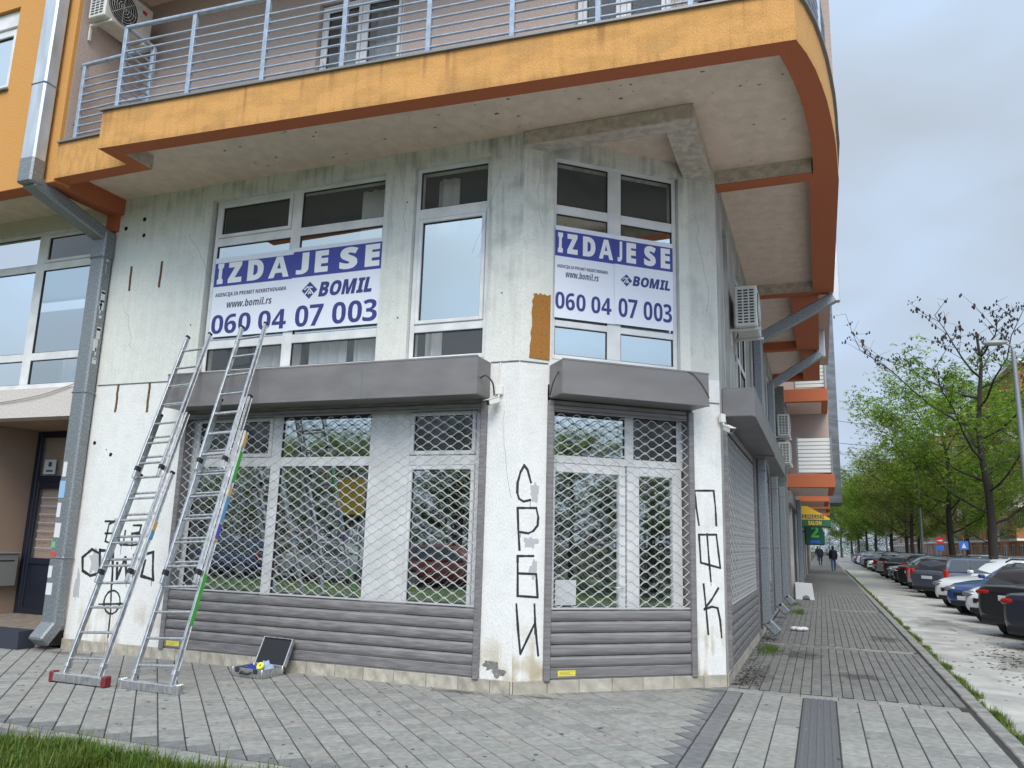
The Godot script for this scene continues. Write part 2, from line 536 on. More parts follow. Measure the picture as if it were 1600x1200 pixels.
	mat("case_lining", lin(0.018, 0.02, 0.024), 0.9)
	mat("cloth_blue", lin(0.02, 0.03, 0.22), 0.9)
	mat("cloth_grey", lin(0.32, 0.40, 0.55), 0.9)
	mat("tape_yellow", lin(0.75, 0.78, 0.05), 0.5)
	mat("coping_grey", lin(0.20, 0.21, 0.215), 0.45, 0.4)
	var gr := mat("grass_blade", lin(0.095, 0.165, 0.022), 0.7)
	gr.vertex_color_use_as_albedo = true
	gr.backlight_enabled = true
	gr.backlight = lin(0.25, 0.4, 0.1)
	var lf := mat("leaf", lin(1, 1, 1), 0.6)
	lf.vertex_color_use_as_albedo = true
	lf.backlight_enabled = true
	lf.backlight = lin(0.75, 0.95, 0.35)
	grain(mat("bark", lin(0.075, 0.062, 0.05), 0.95), tex(0.05, 61, 0.5, 1.0, 256, 4), Vector3(3, 0.8, 3))
	mat("twig_dark", lin(0.04, 0.033, 0.03), 0.9)
	mat("tyre", lin(0.018, 0.018, 0.018), 0.85)
	mat("alloy", lin(0.42, 0.43, 0.44), 0.35, 0.7)
	var cg := mat("car_glass", lin(0.035, 0.045, 0.05), 0.05)
	cg.metallic_specular = 0.9
	mat("trim_black", lin(0.016, 0.016, 0.017), 0.5)
	mat("chrome", lin(0.6, 0.61, 0.62), 0.15, 1.0)
	var hl := mat("lamp_clear", lin(0.22, 0.23, 0.25), 0.08, 0.6)
	hl.clearcoat_enabled = true
	mat("lamp_red", lin(0.42, 0.02, 0.012), 0.15)
	mat("lamp_orange", lin(0.6, 0.16, 0.02), 0.15)
	mat("plate_white", lin(0.7, 0.7, 0.7), 0.5)
	for p in [["navy", 0.02, 0.022, 0.04], ["black", 0.010, 0.010, 0.011], ["white", 0.72, 0.73, 0.74], ["blue", 0.025, 0.075, 0.24], ["slate", 0.085, 0.10, 0.135], ["silver", 0.38, 0.40, 0.42], ["sage", 0.20, 0.235, 0.215], ["red", 0.30, 0.03, 0.025]]:
		var cp := mat("paint_" + p[0], lin(p[1], p[2], p[3]), 0.35, 0.25 if p[0] in ["slate", "silver", "sage", "blue"] else 0.0)
		cp.clearcoat_enabled = true
		cp.clearcoat = 0.9
		cp.clearcoat_roughness = 0.06
	mat("awning_yellow", lin(0.72, 0.44, 0.02), 0.6)
	mat("awning_green", lin(0.02, 0.12, 0.05), 0.6)
	mat("sign_green", lin(0.01, 0.10, 0.05), 0.4)
	mat("sign_lime", lin(0.12, 0.55, 0.10), 0.4)
	mat("sign_blue", lin(0.03, 0.14, 0.50), 0.4)
	mat("sign_red", lin(0.5, 0.02, 0.03), 0.4)
	mat("skin", lin(0.45, 0.28, 0.2), 0.6)
	mat("jacket", lin(0.012, 0.014, 0.025), 0.9)
	mat("jeans", lin(0.05, 0.085, 0.16), 0.9)
	mat("hair", lin(0.02, 0.015, 0.012), 0.8)
	mat("coat_dark", lin(0.02, 0.02, 0.022), 0.9)
	grain(mat("block_orange", lin(0.50, 0.20, 0.085), 0.9), blot, Vector3(0.05, 0.05, 0.05))
	grain(mat("block_pink", lin(0.50, 0.27, 0.22), 0.9), blot, Vector3(0.05, 0.05, 0.05))
	grain(mat("block_beige", lin(0.52, 0.46, 0.38), 0.9), blot, Vector3(0.05, 0.05, 0.05))
	mat("block_white", lin(0.68, 0.68, 0.66), 0.8)
	mat("block_glass", lin(0.05, 0.06, 0.07), 0.15)
	grain(mat("grey_cladding", lin(0.20, 0.225, 0.25), 0.7), blot, Vector3(0.1, 0.3, 0.1))
	mat("mark_white", lin(0.7, 0.7, 0.68), 0.8)
	mat("leaf_litter", lin(0.10, 0.06, 0.03), 0.9)
	mat("stain_damp", lin(0.18, 0.165, 0.14), 0.85)

# ---------------------------------------------------------------- the corner building
func wall(s: Shape, x0: float, x1: float, y0: float, y1: float, z: float, thick: float, holes: Array, u0 := 0.0, uw := 1.0) -> void:
	var xs := [x0, x1]
	var ys := [y0, y1]
	for h in holes:
		for q in [h[0], h[1]]: if not xs.has(q): xs.append(q)
		for q in [h[2], h[3]]: if not ys.has(q): ys.append(q)
	xs.sort()
	ys.sort()
	var U := func(x: float, y: float) -> Vector2: return Vector2((x - u0) / uw, 1.0 - y / 7.0)
	for i in xs.size() - 1:
		for k in ys.size() - 1:
			var mx: float = (xs[i] + xs[i + 1]) / 2.0
			var my: float = (ys[k] + ys[k + 1]) / 2.0
			var open := false
			for h in holes: if mx > h[0] and mx < h[1] and my > h[2] and my < h[3]: open = true
			if open: continue
			var a: float = xs[i]
			var b: float = xs[i + 1]
			var c: float = ys[k]
			var d: float = ys[k + 1]
			s.quad_uv(Vector3(a, c, z), Vector3(b, c, z), Vector3(b, d, z), Vector3(a, d, z), U.call(a, c), U.call(b, c), U.call(b, d), U.call(a, d))
			s.quad(Vector3(b, c, z - thick), Vector3(a, c, z - thick), Vector3(a, d, z - thick), Vector3(b, d, z - thick))
	var rims := [[x0, x1, y0, y1, -1.0]]
	for h in holes: rims.append([h[0], h[1], h[2], h[3], 1.0])
	for r in rims:
		var p := [Vector2(r[0], r[2]), Vector2(r[1], r[2]), Vector2(r[1], r[3]), Vector2(r[0], r[3])]
		for i in 4:
			var a: Vector2 = p[i]
			var b: Vector2 = p[(i + 1) % 4]
			if r[4] > 0:
				var e := a
				a = b
				b = e
			var ua: Vector2 = U.call(a.x, a.y)
			var ub: Vector2 = U.call(b.x, b.y)
			s.quad_uv(Vector3(a.x, a.y, z), Vector3(a.x, a.y, z - thick), Vector3(b.x, b.y, z - thick), Vector3(b.x, b.y, z), ua, ua, ub, ub)

# panes: {column, row: [kind, sash]} by "cXrY"
func window(parent: Node, xf: Transform3D, xs: Array, ys: Array, z: float, kinds: Dictionary, bar := 0.07, posts := [], called := "window") -> Node3D:
	var w := node(called, parent)
	var x0: float = xs[0][0]
	var x1: float = xs[-1][1]
	var y0: float = ys[0][0]
	var y1: float = ys[-1][1]
	var f := shp(xf)
	f.box(Vector3(x0 - bar, y0 - bar, z - 0.06), Vector3(x0, y1 + bar, z), 0.006)
	f.box(Vector3(x1, y0 - bar, z - 0.06), Vector3(x1 + bar, y1 + bar, z), 0.006)
	f.box(Vector3(x0, y0 - bar, z - 0.06), Vector3(x1, y0, z - 0.001), 0.006)
	f.box(Vector3(x0, y1, z - 0.06), Vector3(x1, y1 + bar, z - 0.001), 0.006)
	put("frame", f, mats.white_plastic, w)
	for i in xs.size() - 1:
		var m := shp(xf)
		m.box(Vector3(xs[i][1], y0, z - 0.058), Vector3(xs[i + 1][0], y1, z - 0.002), 0.006)
		put("mullion", m, mats.white_plastic, w)
	for i in xs.size():
		for k in ys.size():
			var a: float = xs[i][0]
			var b: float = xs[i][1]
			var c: float = ys[k][0]
			var d: float = ys[k][1]
			if k < ys.size() - 1:
				var m := shp(xf)
				m.box(Vector3(a, d, z - 0.057), Vector3(b, ys[k + 1][0], z - 0.003), 0.006)
				put("transom", m, mats.white_plastic, w)
			var kind: Array = kinds.get("c%dr%d" % [i, k], ["clear_glass", 0])
			if kind[0] == "none": continue
			if kind[1]:
				var q := 0.055
				var e := shp(xf)
				e.box(Vector3(a + 0.004, c + 0.004, z - 0.05), Vector3(a + q, d - 0.004, z + 0.014), 0.008)
				e.box(Vector3(b - q, c + 0.004, z - 0.05), Vector3(b - 0.004, d - 0.004, z + 0.014), 0.008)
				e.box(Vector3(a + q, c + 0.004, z - 0.05), Vector3(b - q, c + q, z + 0.013), 0.008)
				e.box(Vector3(a + q, d - q, z - 0.05), Vector3(b - q, d - 0.004, z + 0.013), 0.008)
				put("sash", e, mats.white_plastic, w)
				a += q
				b -= q
				c += q
				d -= q
			var g := shp(xf)
			for e in [[a, a + 0.007, c, d], [b - 0.007, b, c, d], [a + 0.007, b - 0.007, c, c + 0.007], [a + 0.007, b - 0.007, d - 0.007, d]]:
				g.box(Vector3(e[0], e[2], z - 0.045), Vector3(e[1], e[3], z - 0.012))
			put("gasket", g, mats.gasket, w)
			var p := shp(xf)
			p.quad(Vector3(a + 0.003, c + 0.003, z - 0.03), Vector3(b - 0.003, c + 0.003, z - 0.03), Vector3(b - 0.003, d - 0.003, z - 0.03), Vector3(a + 0.003, d - 0.003, z - 0.03))
			put("pane", p, mats[kind[0]], w)
	return w

func curtain(parent: Node, xf: Transform3D, x0: float, x1: float, y0: float, y1: float, z: float, m := "curtain") -> void:
	var s := shp(xf)
	var k := int((x1 - x0) / 0.02) + 1
	for i in k:
		var a := x0 + (x1 - x0) * i / k
		var b := x0 + (x1 - x0) * (i + 1) / k
		var za := z + 0.02 * sin(a * 41.0) + 0.012 * sin(a * 23.0)
		var zb := z + 0.02 * sin(b * 41.0) + 0.012 * sin(b * 23.0)
		s.quad(Vector3(a, y0, za), Vector3(b, y0, zb), Vector3(b, y1, zb), Vector3(a, y1, za))
	put("curtain", s, mats[m], parent)

func band(O: Array, I: Array, y0: float, y1: float, which: String) -> Shape:
	var s := shp()
	for i in O.size() - 1:
		var a := Vector3(O[i].x, 0, O[i].y)
		var b := Vector3(O[i + 1].x, 0, O[i + 1].y)
		var c := Vector3(I[i + 1].x, 0, I[i + 1].y)
		var d := Vector3(I[i].x, 0, I[i].y)
		var l := Vector3.UP * y0
		var h := Vector3.UP * y1
		if "o" in which: s.quad(a + l, b + l, b + h, a + h)
		if "u" in which: s.quad(a + l, d + l, c + l, b + l)
		if "i" in which: s.quad(c + l, d + l, d + h, c + h)
		if "t" in which: s.quad(a + h, b + h, c + h, d + h)
		if "e" in which and i == 0: s.quad(d + l, a + l, a + h, d + h)
		if "e" in which and i == O.size() - 2: s.quad(b + l, c + l, c + h, b + h)
	return s

func push_out(O: Array, by: float) -> Array:
	var r := []
	for i in O.size():
		var n := Vector2()
		for k in [i - 1, i]:
			if k >= 0 and k < O.size() - 1:
				var d: Vector2 = (O[k + 1] - O[k]).normalized()
				n += Vector2(d.y, -d.x)
		var m := n.normalized()
		var f := 1.0
		if i > 0 and i < O.size() - 1:
			var d: Vector2 = (O[i] - O[i - 1]).normalized()
			f = 1.0 / maxf(0.35, m.dot(Vector2(d.y, -d.x)))
		r.append(O[i] - m * by * f)
	return r

func roller_shutter(parent: Node, xf: Transform3D, x0: float, x1: float, label: String, sticker := 0.0, y_top := 3.14) -> void:
	var r := node("roller_shutter", parent, label)
	for e in [[x0, x0 + 0.075], [x1 - 0.075, x1]]:
		var s := shp(xf)
		s.box(Vector3(e[0], 0.12, -0.10), Vector3(e[1], 3.26, 0.05), 0.01)
		put("guide_rail", s, mats.shutter_grey, r)
	var a := x0 + 0.075
	var b := x1 - 0.075
	var y := 0.262
	var key := "slat%.2f" % (b - a)
	if not shapes.has(key):
		var s := shp()
		var prof := [Vector2(0.0, 0.0), Vector2(0.012, 0.006), Vector2(0.024, 0.03), Vector2(0.027, 0.06), Vector2(0.024, 0.09), Vector2(0.010, 0.112), Vector2(-0.004, 0.119)]
		for i in prof.size() - 1:
			var p: Vector2 = prof[i]
			var q: Vector2 = prof[i + 1]
			s.quad(Vector3(0, p.y, p.x), Vector3(b - a, p.y, p.x), Vector3(b - a, q.y, q.x), Vector3(0, q.y, q.x))
		shapes[key] = s.mesh()
	for i in 5:
		var o := put("slat", shapes[key], mats.shutter_grey, r)
		o.transform = xf * Transform3D(Basis(), Vector3(a, y + 0.1245 * i, 0.0))
	var bar := shp(xf)
	bar.box(Vector3(a, 0.15, -0.015), Vector3(b, 0.262, 0.028), 0.008)
	bar.box(Vector3(a + 0.02, 0.135, -0.005), Vector3(b - 0.02, 0.152, 0.018), 0.004)
	put("bottom_bar", bar, mats.shutter_grey, r)
	var top := shp(xf)
	top.box(Vector3(a, 0.8845, -0.012), Vector3(b, 0.905, 0.024), 0.004)
	put("rail_strip", top, mats.grille_grey, r)
	var head := shp(xf)
	head.box(Vector3(a, y_top, -0.012), Vector3(b, y_top + 0.018, 0.022), 0.003)
	for i in 2: head.box(Vector3(a, y_top + 0.02 + i * 0.055, -0.014 - 0.008 * i), Vector3(b, y_top + 0.073 + i * 0.055, 0.018 - 0.008 * i), 0.008)
	put("head_slat", head, mats.shutter_grey, r)
	key = "rod%.2f" % (b - a)
	if not shapes.has(key):
		for ph in 2:
			var s := shp()
			var pts := []
			var k := int((b - a) / 0.02)
			for i in k + 1:
				var x := (b - a) * i / k
				pts.append(Vector3(x, 0.0285 * cos(TAU * x / 0.2 + PI * ph), 0.004 * cos(TAU * x / 0.2)))
			s.tube(pts, 0.0053, 5)
			var nx := 0.0 if ph else 0.1
			while nx < b - a:
				s.box(Vector3(maxf(nx - 0.011, 0.0), -0.041, -0.009), Vector3(nx + 0.011, -0.0165, 0.009), 0.003)
				nx += 0.2
			shapes[key + str(ph)] = s.mesh()
		shapes[key] = true
	var count := int((y_top - 0.905) / 0.0585)
	var step := (y_top - 0.905 - 0.03) / count
	for i in count:
		var o := put("grille_rod", shapes[key + str(i % 2)], mats.grille_grey, r)
		o.transform = xf * Transform3D(Basis(), Vector3(a, 0.937 + step * i, 0.004))
	if sticker > 0.0:
		var k := shp(xf)
		k.box(Vector3(x0 + sticker, 0.176, 0.0285), Vector3(x0 + sticker + 0.21, 0.236, 0.0300))
		put("sticker", k, mats.sticker_yellow, r, "small yellow sticker on the bottom bar")
		var l := shp(xf)
		for i in 3: l.box(Vector3(x0 + sticker + 0.02, 0.190 + 0.014 * i, 0.0300), Vector3(x0 + sticker + 0.19 - 0.05 * (i % 2), 0.1935 + 0.014 * i, 0.0306))
		put("sticker_print", l, mats.ink_dark, r)

func shutter_box(parent: Node, xf: Transform3D, x0: float, x1: float, y0: float, y1: float, d: float) -> void:
	var s := shp(xf)
	s.box(Vector3(x0, y0, 0.0), Vector3(x1, y1, d), 0.012)
	s.box(Vector3(x0 + 0.002, y0 - 0.004, d - 0.03), Vector3(x1 - 0.002, y0 + 0.02, d + 0.004), 0.003)
	s.box(Vector3(x0 + 0.002, y1 - 0.02, d - 0.03), Vector3(x1 - 0.002, y1 + 0.004, d + 0.004), 0.003)
	var o := put("shutter_box", s, mats.box_grey, parent)
	var n := int((x1 - x0) / 2.0)
	for i in range(1, n + 1):
		var k := shp(xf)
		var x := x0 + (x1 - x0) * i / (n + 1)
		k.box(Vector3(x - 0.004, y0 + 0.02, d), Vector3(x + 0.004, y1 - 0.02, d + 0.003))
		put("seam", k, mats.coping_grey, o)

func plinth(parent: Node, xf: Transform3D, x0: float, x1: float) -> void:
	var p := node("plinth", parent)
	var base := shp(xf)
	base.box(Vector3(x0, -0.1, 0.0), Vector3(x1, 0.128, 0.012))
	put("plinth_bed", base, mats.mortar, p)
	var x := x0
	while x < x1 - 0.05:
		var w := minf(0.40 + rng.randf_range(-0.02, 0.02), x1 - x)
		var s := shp(xf)
		s.box(Vector3(x + 0.003, -0.05, 0.010), Vector3(x + w - 0.003, 0.136, 0.024 + rng.randf_range(0, 0.003)), 0.003)
		put("tile", s, mats["plinth_tile%d" % rng.randi_range(0, 2)], p)
		x += w

func graffiti(parent: Node, xf: Transform3D, lines: Array, w: float, label: String, m := "spray_black") -> void:
	var s := shp(xf)
	for l in lines:
		var n := 0
		for i in l.size() - 1:   # the width and the line waver as a hand-held can does, and the stroke ends are round
			var a: Vector2 = l[i]
			var b: Vector2 = l[i + 1]
			var k := maxi(1, int(a.distance_to(b) / 0.06))
			for j in k:
				var p := a.lerp(b, j / float(k))
				var q := a.lerp(b, (j + 1) / float(k))
				var ww := w * (0.88 + 0.22 * sin(p.x * 31.0 + p.y * 17.0) * 0.5 + rng.randf_range(-0.05, 0.12))
				s.stroke([p, q], ww, 0.0005, 0.0018 + 0.00004 * (n % 7))
				var disc := PackedVector2Array()
				for e in 8: disc.append(q + Vector2.from_angle(TAU * e / 8.0) * ww * 0.54)
				s.plate(disc, 0.0005, 0.0022 + 0.00003 * (n % 5))
				n += 1
		if rng.randf() < 0.45:
			var d: Vector2 = l[-1]
			s.stroke([d, d + Vector2(0.002, -rng.randf_range(0.05, 0.14))], w * 0.22, 0.0005, 0.0017)
	put("graffiti", s, mats[m], parent, label)

func V(a: Array) -> Array:   # [x, y, x, y ...] to points
	var r := []
	for i in range(0, a.size(), 2): r.append(Vector2(a[i], a[i + 1]))
	return r

func blotch(parent: Node, xf: Transform3D, called: String, mid: Vector2, r: Vector2, m: String, sd: int, label := "", z := 0.0025) -> void:
	var p := PackedVector2Array()
	var f := noise(0.9, sd, 3)
	for i in 26:
		var a := TAU * i / 26
		var k := 1.0 + 0.75 * f.get_noise_2d(cos(a) * 1.1, sin(a) * 1.1)
		p.append(mid + Vector2(cos(a) * r.x, sin(a) * r.y) * k)
	var s := shp(xf)
	s.plate(p, 0.0004, z)
	put(called, s, mats[m], parent, label)

func build_corner_building() -> void:
	var B := thing("apartment_building", "orange and white corner building with shuttered shop and curved balcony", "building")
	# ---- walls with their openings
	var s := shp()
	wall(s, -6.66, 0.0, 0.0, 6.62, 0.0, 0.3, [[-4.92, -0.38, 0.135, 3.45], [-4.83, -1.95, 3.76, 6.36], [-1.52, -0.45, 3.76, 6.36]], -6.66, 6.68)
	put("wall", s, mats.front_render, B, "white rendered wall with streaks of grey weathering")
	s = shp(FACE_CORNER)
	wall(s, 0.0, CL, 0.0, 6.62, 0.0, 0.3, [[0.36, 2.30, 0.135, 3.45], [0.40, 2.15, 3.76, 6.38]], 0.0, 2.72)
	put("wall", s, mats.corner_render, B, "white rendered wall of the cut off corner")
	s = shp(FACE_STREET)
	wall(s, 0.0, 14.3, 0.0, 6.62, 0.0, 0.3, [[0.28, 5.12, 0.135, 3.45], [5.76, 9.55, 0.135, 3.45], [10.5, 13.4, 0.135, 3.45], [0.75, 1.40, 3.78, 6.2], [2.7, 5.0, 3.78, 6.2], [6.0, 9.0, 3.78, 6.2], [10.6, 13.2, 3.78, 6.2]])
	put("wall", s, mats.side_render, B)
	plinth(B, FACE_FRONT, -6.66, -0.01)
	plinth(B, FACE_CORNER, 0.01, CL - 0.005)
	plinth(B, FACE_STREET, 0.01, 7.0)
	for e in [[FACE_FRONT, -6.62, -4.91, 3.692], [FACE_FRONT, -0.36, 0.0, 3.692], [FACE_CORNER, 0.005, 0.36, 3.692], [FACE_CORNER, 2.31, 2.70, 3.40]]:
		s = shp(e[0])
		s.box(Vector3(e[1], e[3], 0.0), Vector3(e[2], e[3] + 0.014, 0.012), 0.003)
		put("groove_shadow_strip", s, mats.bare_plaster, B)  # grey strip standing in for the shadow line of the groove and its cable
	# ---- floors and inner walls that close the rooms
	var plan := [Vector2(-6.6, -0.31), Vector2(-0.2, -0.31), Vector2(1.74, -1.95), Vector2(1.74, -15.9), Vector2(-6.6, -15.9)]
	for e in [[-0.05, 0.08], [3.42, 3.66], [6.63, 6.9]]:
		s = shp()
		s.flat(plan, e[0], e[1])
		put("floor_slab", s, mats.dark_room, B)
	s = shp()
	s.box(Vector3(-6.6, 0.0, -4.3), Vector3(0.6, 6.62, -4.1))
	s.box(Vector3(-0.6, 0.0, -15.9), Vector3(-0.4, 6.62, -4.3))
	s.box(Vector3(-6.85, 0.0, -4.3), Vector3(-6.62, 6.62, -0.302))
	s.box(Vector3(-0.4, 0.0, -16.1), Vector3(2.05, 6.62, -15.9))
	s.box(Vector3(0.4, 0.0, -5.6), Vector3(1.7, 6.62, -5.5))
	put("inner_wall", s, mats.dark_room, B)
	# ---- upper row of windows
	var clear := ["clear_glass", 0]
	var mir := ["mirror_glass", 0]
	var w := window(B, FACE_FRONT, [[-4.72, -3.46], [-3.30, -2.00]], [[3.83, 4.14], [4.26, 5.66], [5.78, 6.30]], -0.06, {"c0r0": clear, "c1r0": clear, "c0r1": mir, "c1r1": mir, "c0r2": ["clear_glass", 1], "c1r2": clear}, 0.06)
	curtain(w, FACE_FRONT, -4.1, -3.35, 3.7, 4.4, -0.36)
	curtain(w, FACE_FRONT, -3.2, -2.62, 3.7, 4.4, -0.36)
	curtain(w, FACE_FRONT, -2.52, -2.0, 3.7, 4.4, -0.36)
	curtain(w, FACE_FRONT, -2.62, -2.16, 5.6, 6.4, -0.5)
	w = window(B, FACE_FRONT, [[-1.455, -0.515]], [[3.84, 4.15], [4.25, 5.66], [5.80, 6.31]], -0.06, {"c0r0": clear, "c0r1": ["mirror_glass", 1], "c0r2": clear}, 0.06)
	curtain(w, FACE_FRONT, -1.45, -1.2, 3.7, 4.3, -0.36)
	curtain(w, FACE_FRONT, -1.43, -1.12, 5.6, 6.4, -0.5)
	w = window(B, FACE_CORNER, [[0.46, 1.16], [1.345, 2.085]], [[3.84, 4.19], [4.27, 5.64], [5.76, 6.33]], -0.06, {"c0r0": mir, "c1r0": mir, "c0r1": mir, "c1r1": mir, "c0r2": clear, "c1r2": clear}, 0.06)
	w = window(B, FACE_STREET, [[0.81, 1.34]], [[3.84, 4.7], [4.8, 6.14]], -0.06, {}, 0.06)
	w = window(B, FACE_STREET, [[2.76, 3.8], [3.9, 4.94]], [[3.84, 4.7], [4.8, 6.14]], -0.06, {}, 0.06)
	w = window(B, FACE_STREET, [[6.06, 7.4], [7.5, 8.94]], [[3.84, 4.7], [4.8, 6.14]], -0.06, {}, 0.06)
	w = window(B, FACE_STREET, [[10.66, 11.9], [12.0, 13.14]], [[3.84, 4.7], [4.8, 6.14]], -0.06, {}, 0.06)
	# ---- shop windows behind the shutters
	var shop := ["shop_glass", 0]
	w = window(B, FACE_FRONT, [[-4.80, -3.53], [-3.38, -2.04], [-1.47, -0.58]], [[0.30, 2.50], [2.62, 3.16]], -0.14, {"c0r0": shop, "c1r0": shop, "c2r0": ["shop_glass", 1], "c0r1": ["clear_glass", 1], "c1r1": shop, "c2r1": ["clear_glass", 1]}, 0.10, [], "shop_window")
	w = window(B, FACE_CORNER, [[0.48, 1.44], [1.56, 2.16]], [[2.64, 3.16]], -0.14, {"c0r0": shop, "c1r0": clear}, 0.09, [], "shop_window")
	for e in [[0.42, 1.445], [1.465, 2.22]]:
		var d := node("shop_door", B)
		var f := shp(FACE_CORNER)
		var q := 0.11 if e[0] < 1.0 else 0.165
		f.box(Vector3(e[0], 0.16, -0.20), Vector3(e[0] + q, 2.545, -0.13), 0.008)
		f.box(Vector3(e[1] - q * 0.8, 0.16, -0.20), Vector3(e[1], 2.545, -0.13), 0.008)
		f.box(Vector3(e[0] + q, 0.16, -0.199), Vector3(e[1] - q * 0.8, 0.30, -0.131), 0.008)
		f.box(Vector3(e[0] + q, 2.44, -0.199), Vector3(e[1] - q * 0.8, 2.545, -0.131), 0.008)
		put("frame", f, mats.white_plastic, d)
		var g := shp(FACE_CORNER)
		g.quad(Vector3(e[0] + q, 0.30, -0.17), Vector3(e[1] - q * 0.8, 0.30, -0.17), Vector3(e[1] - q * 0.8, 2.44, -0.17), Vector3(e[0] + q, 2.44, -0.17))
		put("pane", g, mats.shop_glass, d)
		if e[0] < 1.0:
			g = shp(FACE_CORNER)
			g.tube([Vector3(1.395, 1.12, -0.13), Vector3(1.395, 1.12, -0.085), Vector3(1.29, 1.12, -0.085)], 0.009, 6)
			put("handle", g, mats.white_plastic, d)
	s = shp(FACE_CORNER)
	s.box(Vector3(0.56, 0.92, -0.165), Vector3(0.82, 1.20, -0.160))
	put("notice_paper", s, mats.paper, B, "white sheet of paper inside the door glass")
	roller_shutter(B, FACE_FRONT, -4.92, -0.38, "wide grey roller shutter with wavy open grille", 0.12)
	roller_shutter(B, FACE_CORNER, 0.36, 2.30, "narrow grey roller shutter over the corner door", 0.17)
	roller_shutter(B, FACE_STREET, 0.28, 5.12, "grey roller shutter on the street side")
	roller_shutter(B, FACE_STREET, 5.76, 9.55, "second grey roller shutter on the street side")
	roller_shutter(B, FACE_STREET, 10.5, 13.4, "farthest grey roller shutter on the street side")
	shutter_box(B, FACE_FRONT, -4.91, -0.36, 3.25, 3.70, 0.40)
	shutter_box(B, FACE_CORNER, 0.375, 2.295, 3.28, 3.685, 0.41)
	shutter_box(B, FACE_STREET, 0.22, 4.9, 3.27, 3.65, 0.41)
	shutter_box(B, FACE_STREET, 4.92, 9.4, 3.25, 3.63, 0.41)
	# ---- marks on the white walls
	graffiti(B, FACE_CORNER, [V([0.175, 2.287, 0.13, 2.43, 0.089, 2.48, 0.045, 2.40, 0.013, 2.279, 0.012, 2.17, 0.034, 2.10, 0.09, 2.07, 0.17, 2.09]),
		V([0.056, 1.53, 0.035, 1.76, 0.021, 1.995, 0.246, 2.003, 0.272, 1.90, 0.267, 1.809, 0.215, 1.745, 0.156, 1.717, 0.06, 1.729]),
		V([0.226, 1.468, 0.035, 1.464, 0.041, 1.276, 0.047, 1.032, 0.284, 1.018, 0.262, 1.27, 0.041, 1.276]),
		V([0.034, 0.946, 0.062, 0.67, 0.095, 0.418, 0.253, 0.732]), V([0.248, 0.946, 0.262, 0.72, 0.304, 0.398])], 0.028, "four black spray painted letters down the corner pillar")
	graffiti(B, FACE_CORNER, [V([2.372, 1.874, 2.34, 2.08, 2.317, 2.292, 2.59, 2.304, 2.61, 2.10, 2.617, 1.882]),
		V([2.369, 1.762, 2.614, 1.769, 2.66, 1.37, 2.388, 1.43, 2.369, 1.762]), V([2.482, 1.775, 2.50, 1.5, 2.524, 1.211]),
		V([2.42, 1.179, 2.45, 0.88, 2.472, 0.598]), V([2.627, 1.133, 2.53, 1.0, 2.424, 0.884, 2.53, 0.915, 2.609, 0.899, 2.64, 0.76, 2.656, 0.559])], 0.028, "three black spray painted letters beside the street corner")
	graffiti(B, FACE_FRONT, [V([-6.149, 1.739, -5.975, 1.742, -6.07, 1.70, -6.102, 1.465, -5.949, 1.433, -5.98, 1.577, -6.121, 1.574]),
		V([-5.917, 1.688, -5.84, 1.45, -5.80, 1.419]), V([-5.756, 1.62, -5.77, 1.43, -5.608, 1.424, -5.633, 1.585]),
		V([-5.626, 1.693, -5.482, 1.696, -5.50, 1.60, -5.60, 1.585, -5.487, 1.57, -5.468, 1.446, -5.608, 1.424])], 0.030, "black spray painted letters behind the ladder")
	graffiti(B, FACE_FRONT, [V([-6.152, 1.029, -6.30, 0.99, -6.456, 1.053, -6.489, 1.234, -6.332, 1.349, -6.183, 1.30]),
		V([-6.183, 1.353, -6.134, 1.03]), V([-6.18, 1.34, -6.056, 1.339, -5.986, 1.215, -6.106, 1.193]), V([-5.938, 1.34, -5.90, 1.05, -5.885, 0.897]),
		V([-5.835, 1.184, -5.81, 0.97, -5.70, 1.26, -5.63, 0.962]), V([-5.55, 1.3, -5.52, 0.96]), V([-5.375, 1.306, -5.217, 1.347, -5.19, 1.1, -5.163, 0.982]), V([-5.341, 1.237, -5.379, 1.025, -5.19, 0.99])], 0.042, "thick black spray painted letters behind the ladder")
	var ring := []
	for i in 15: ring.append(Vector2(-5.845 + 0.145 * cos(TAU * i / 14), 0.66 + 0.155 * sin(TAU * i / 14)))
	graffiti(B, FACE_FRONT, [ring, V([-5.90, 0.93, -5.85, 0.55, -5.841, 0.20]), V([-6.08, 0.62, -5.55, 0.655])], 0.028, "black spray painted circle with crossing lines")
	blotch(B, FACE_CORNER, "painted_over_patch", Vector2(0.225, 2.18), Vector2(0.055, 0.11), "spray_grey", 3, "grey painted over patch", 0.0006)
	blotch(B, FACE_CORNER, "painted_over_patch", Vector2(0.18, 1.62), Vector2(0.085, 0.06), "spray_grey", 4, "", 0.0006)
	blotch(B, FACE_CORNER, "painted_over_patch", Vector2(0.23, 1.32), Vector2(0.045, 0.10), "spray_grey", 5, "", 0.0006)
	blotch(B, FACE_FRONT, "painted_over_patch", Vector2(-6.25, 1.18), Vector2(0.11, 0.15), "spray_grey", 6, "", 0.0006)
	blotch(B, FACE_FRONT, "painted_over_patch", Vector2(-6.52, 0.86), Vector2(0.06, 0.20), "spray_grey", 7, "", 0.0006)
	blotch(B, FACE_FRONT, "painted_over_patch", Vector2(-5.95, 1.63), Vector2(0.06, 0.18), "spray_grey", 8, "", 0.0006)
	blotch(B, FACE_FRONT, "bare_plaster_patch", Vector2(-0.25, 0.275), Vector2(0.085, 0.055), "bare_plaster", 9, "grey patch where the white paint has flaked off")
	blotch(B, FACE_FRONT, "bare_plaster_patch", Vector2(-0.155, 0.21), Vector2(0.075, 0.045), "bare_plaster", 10, "", 0.0029)
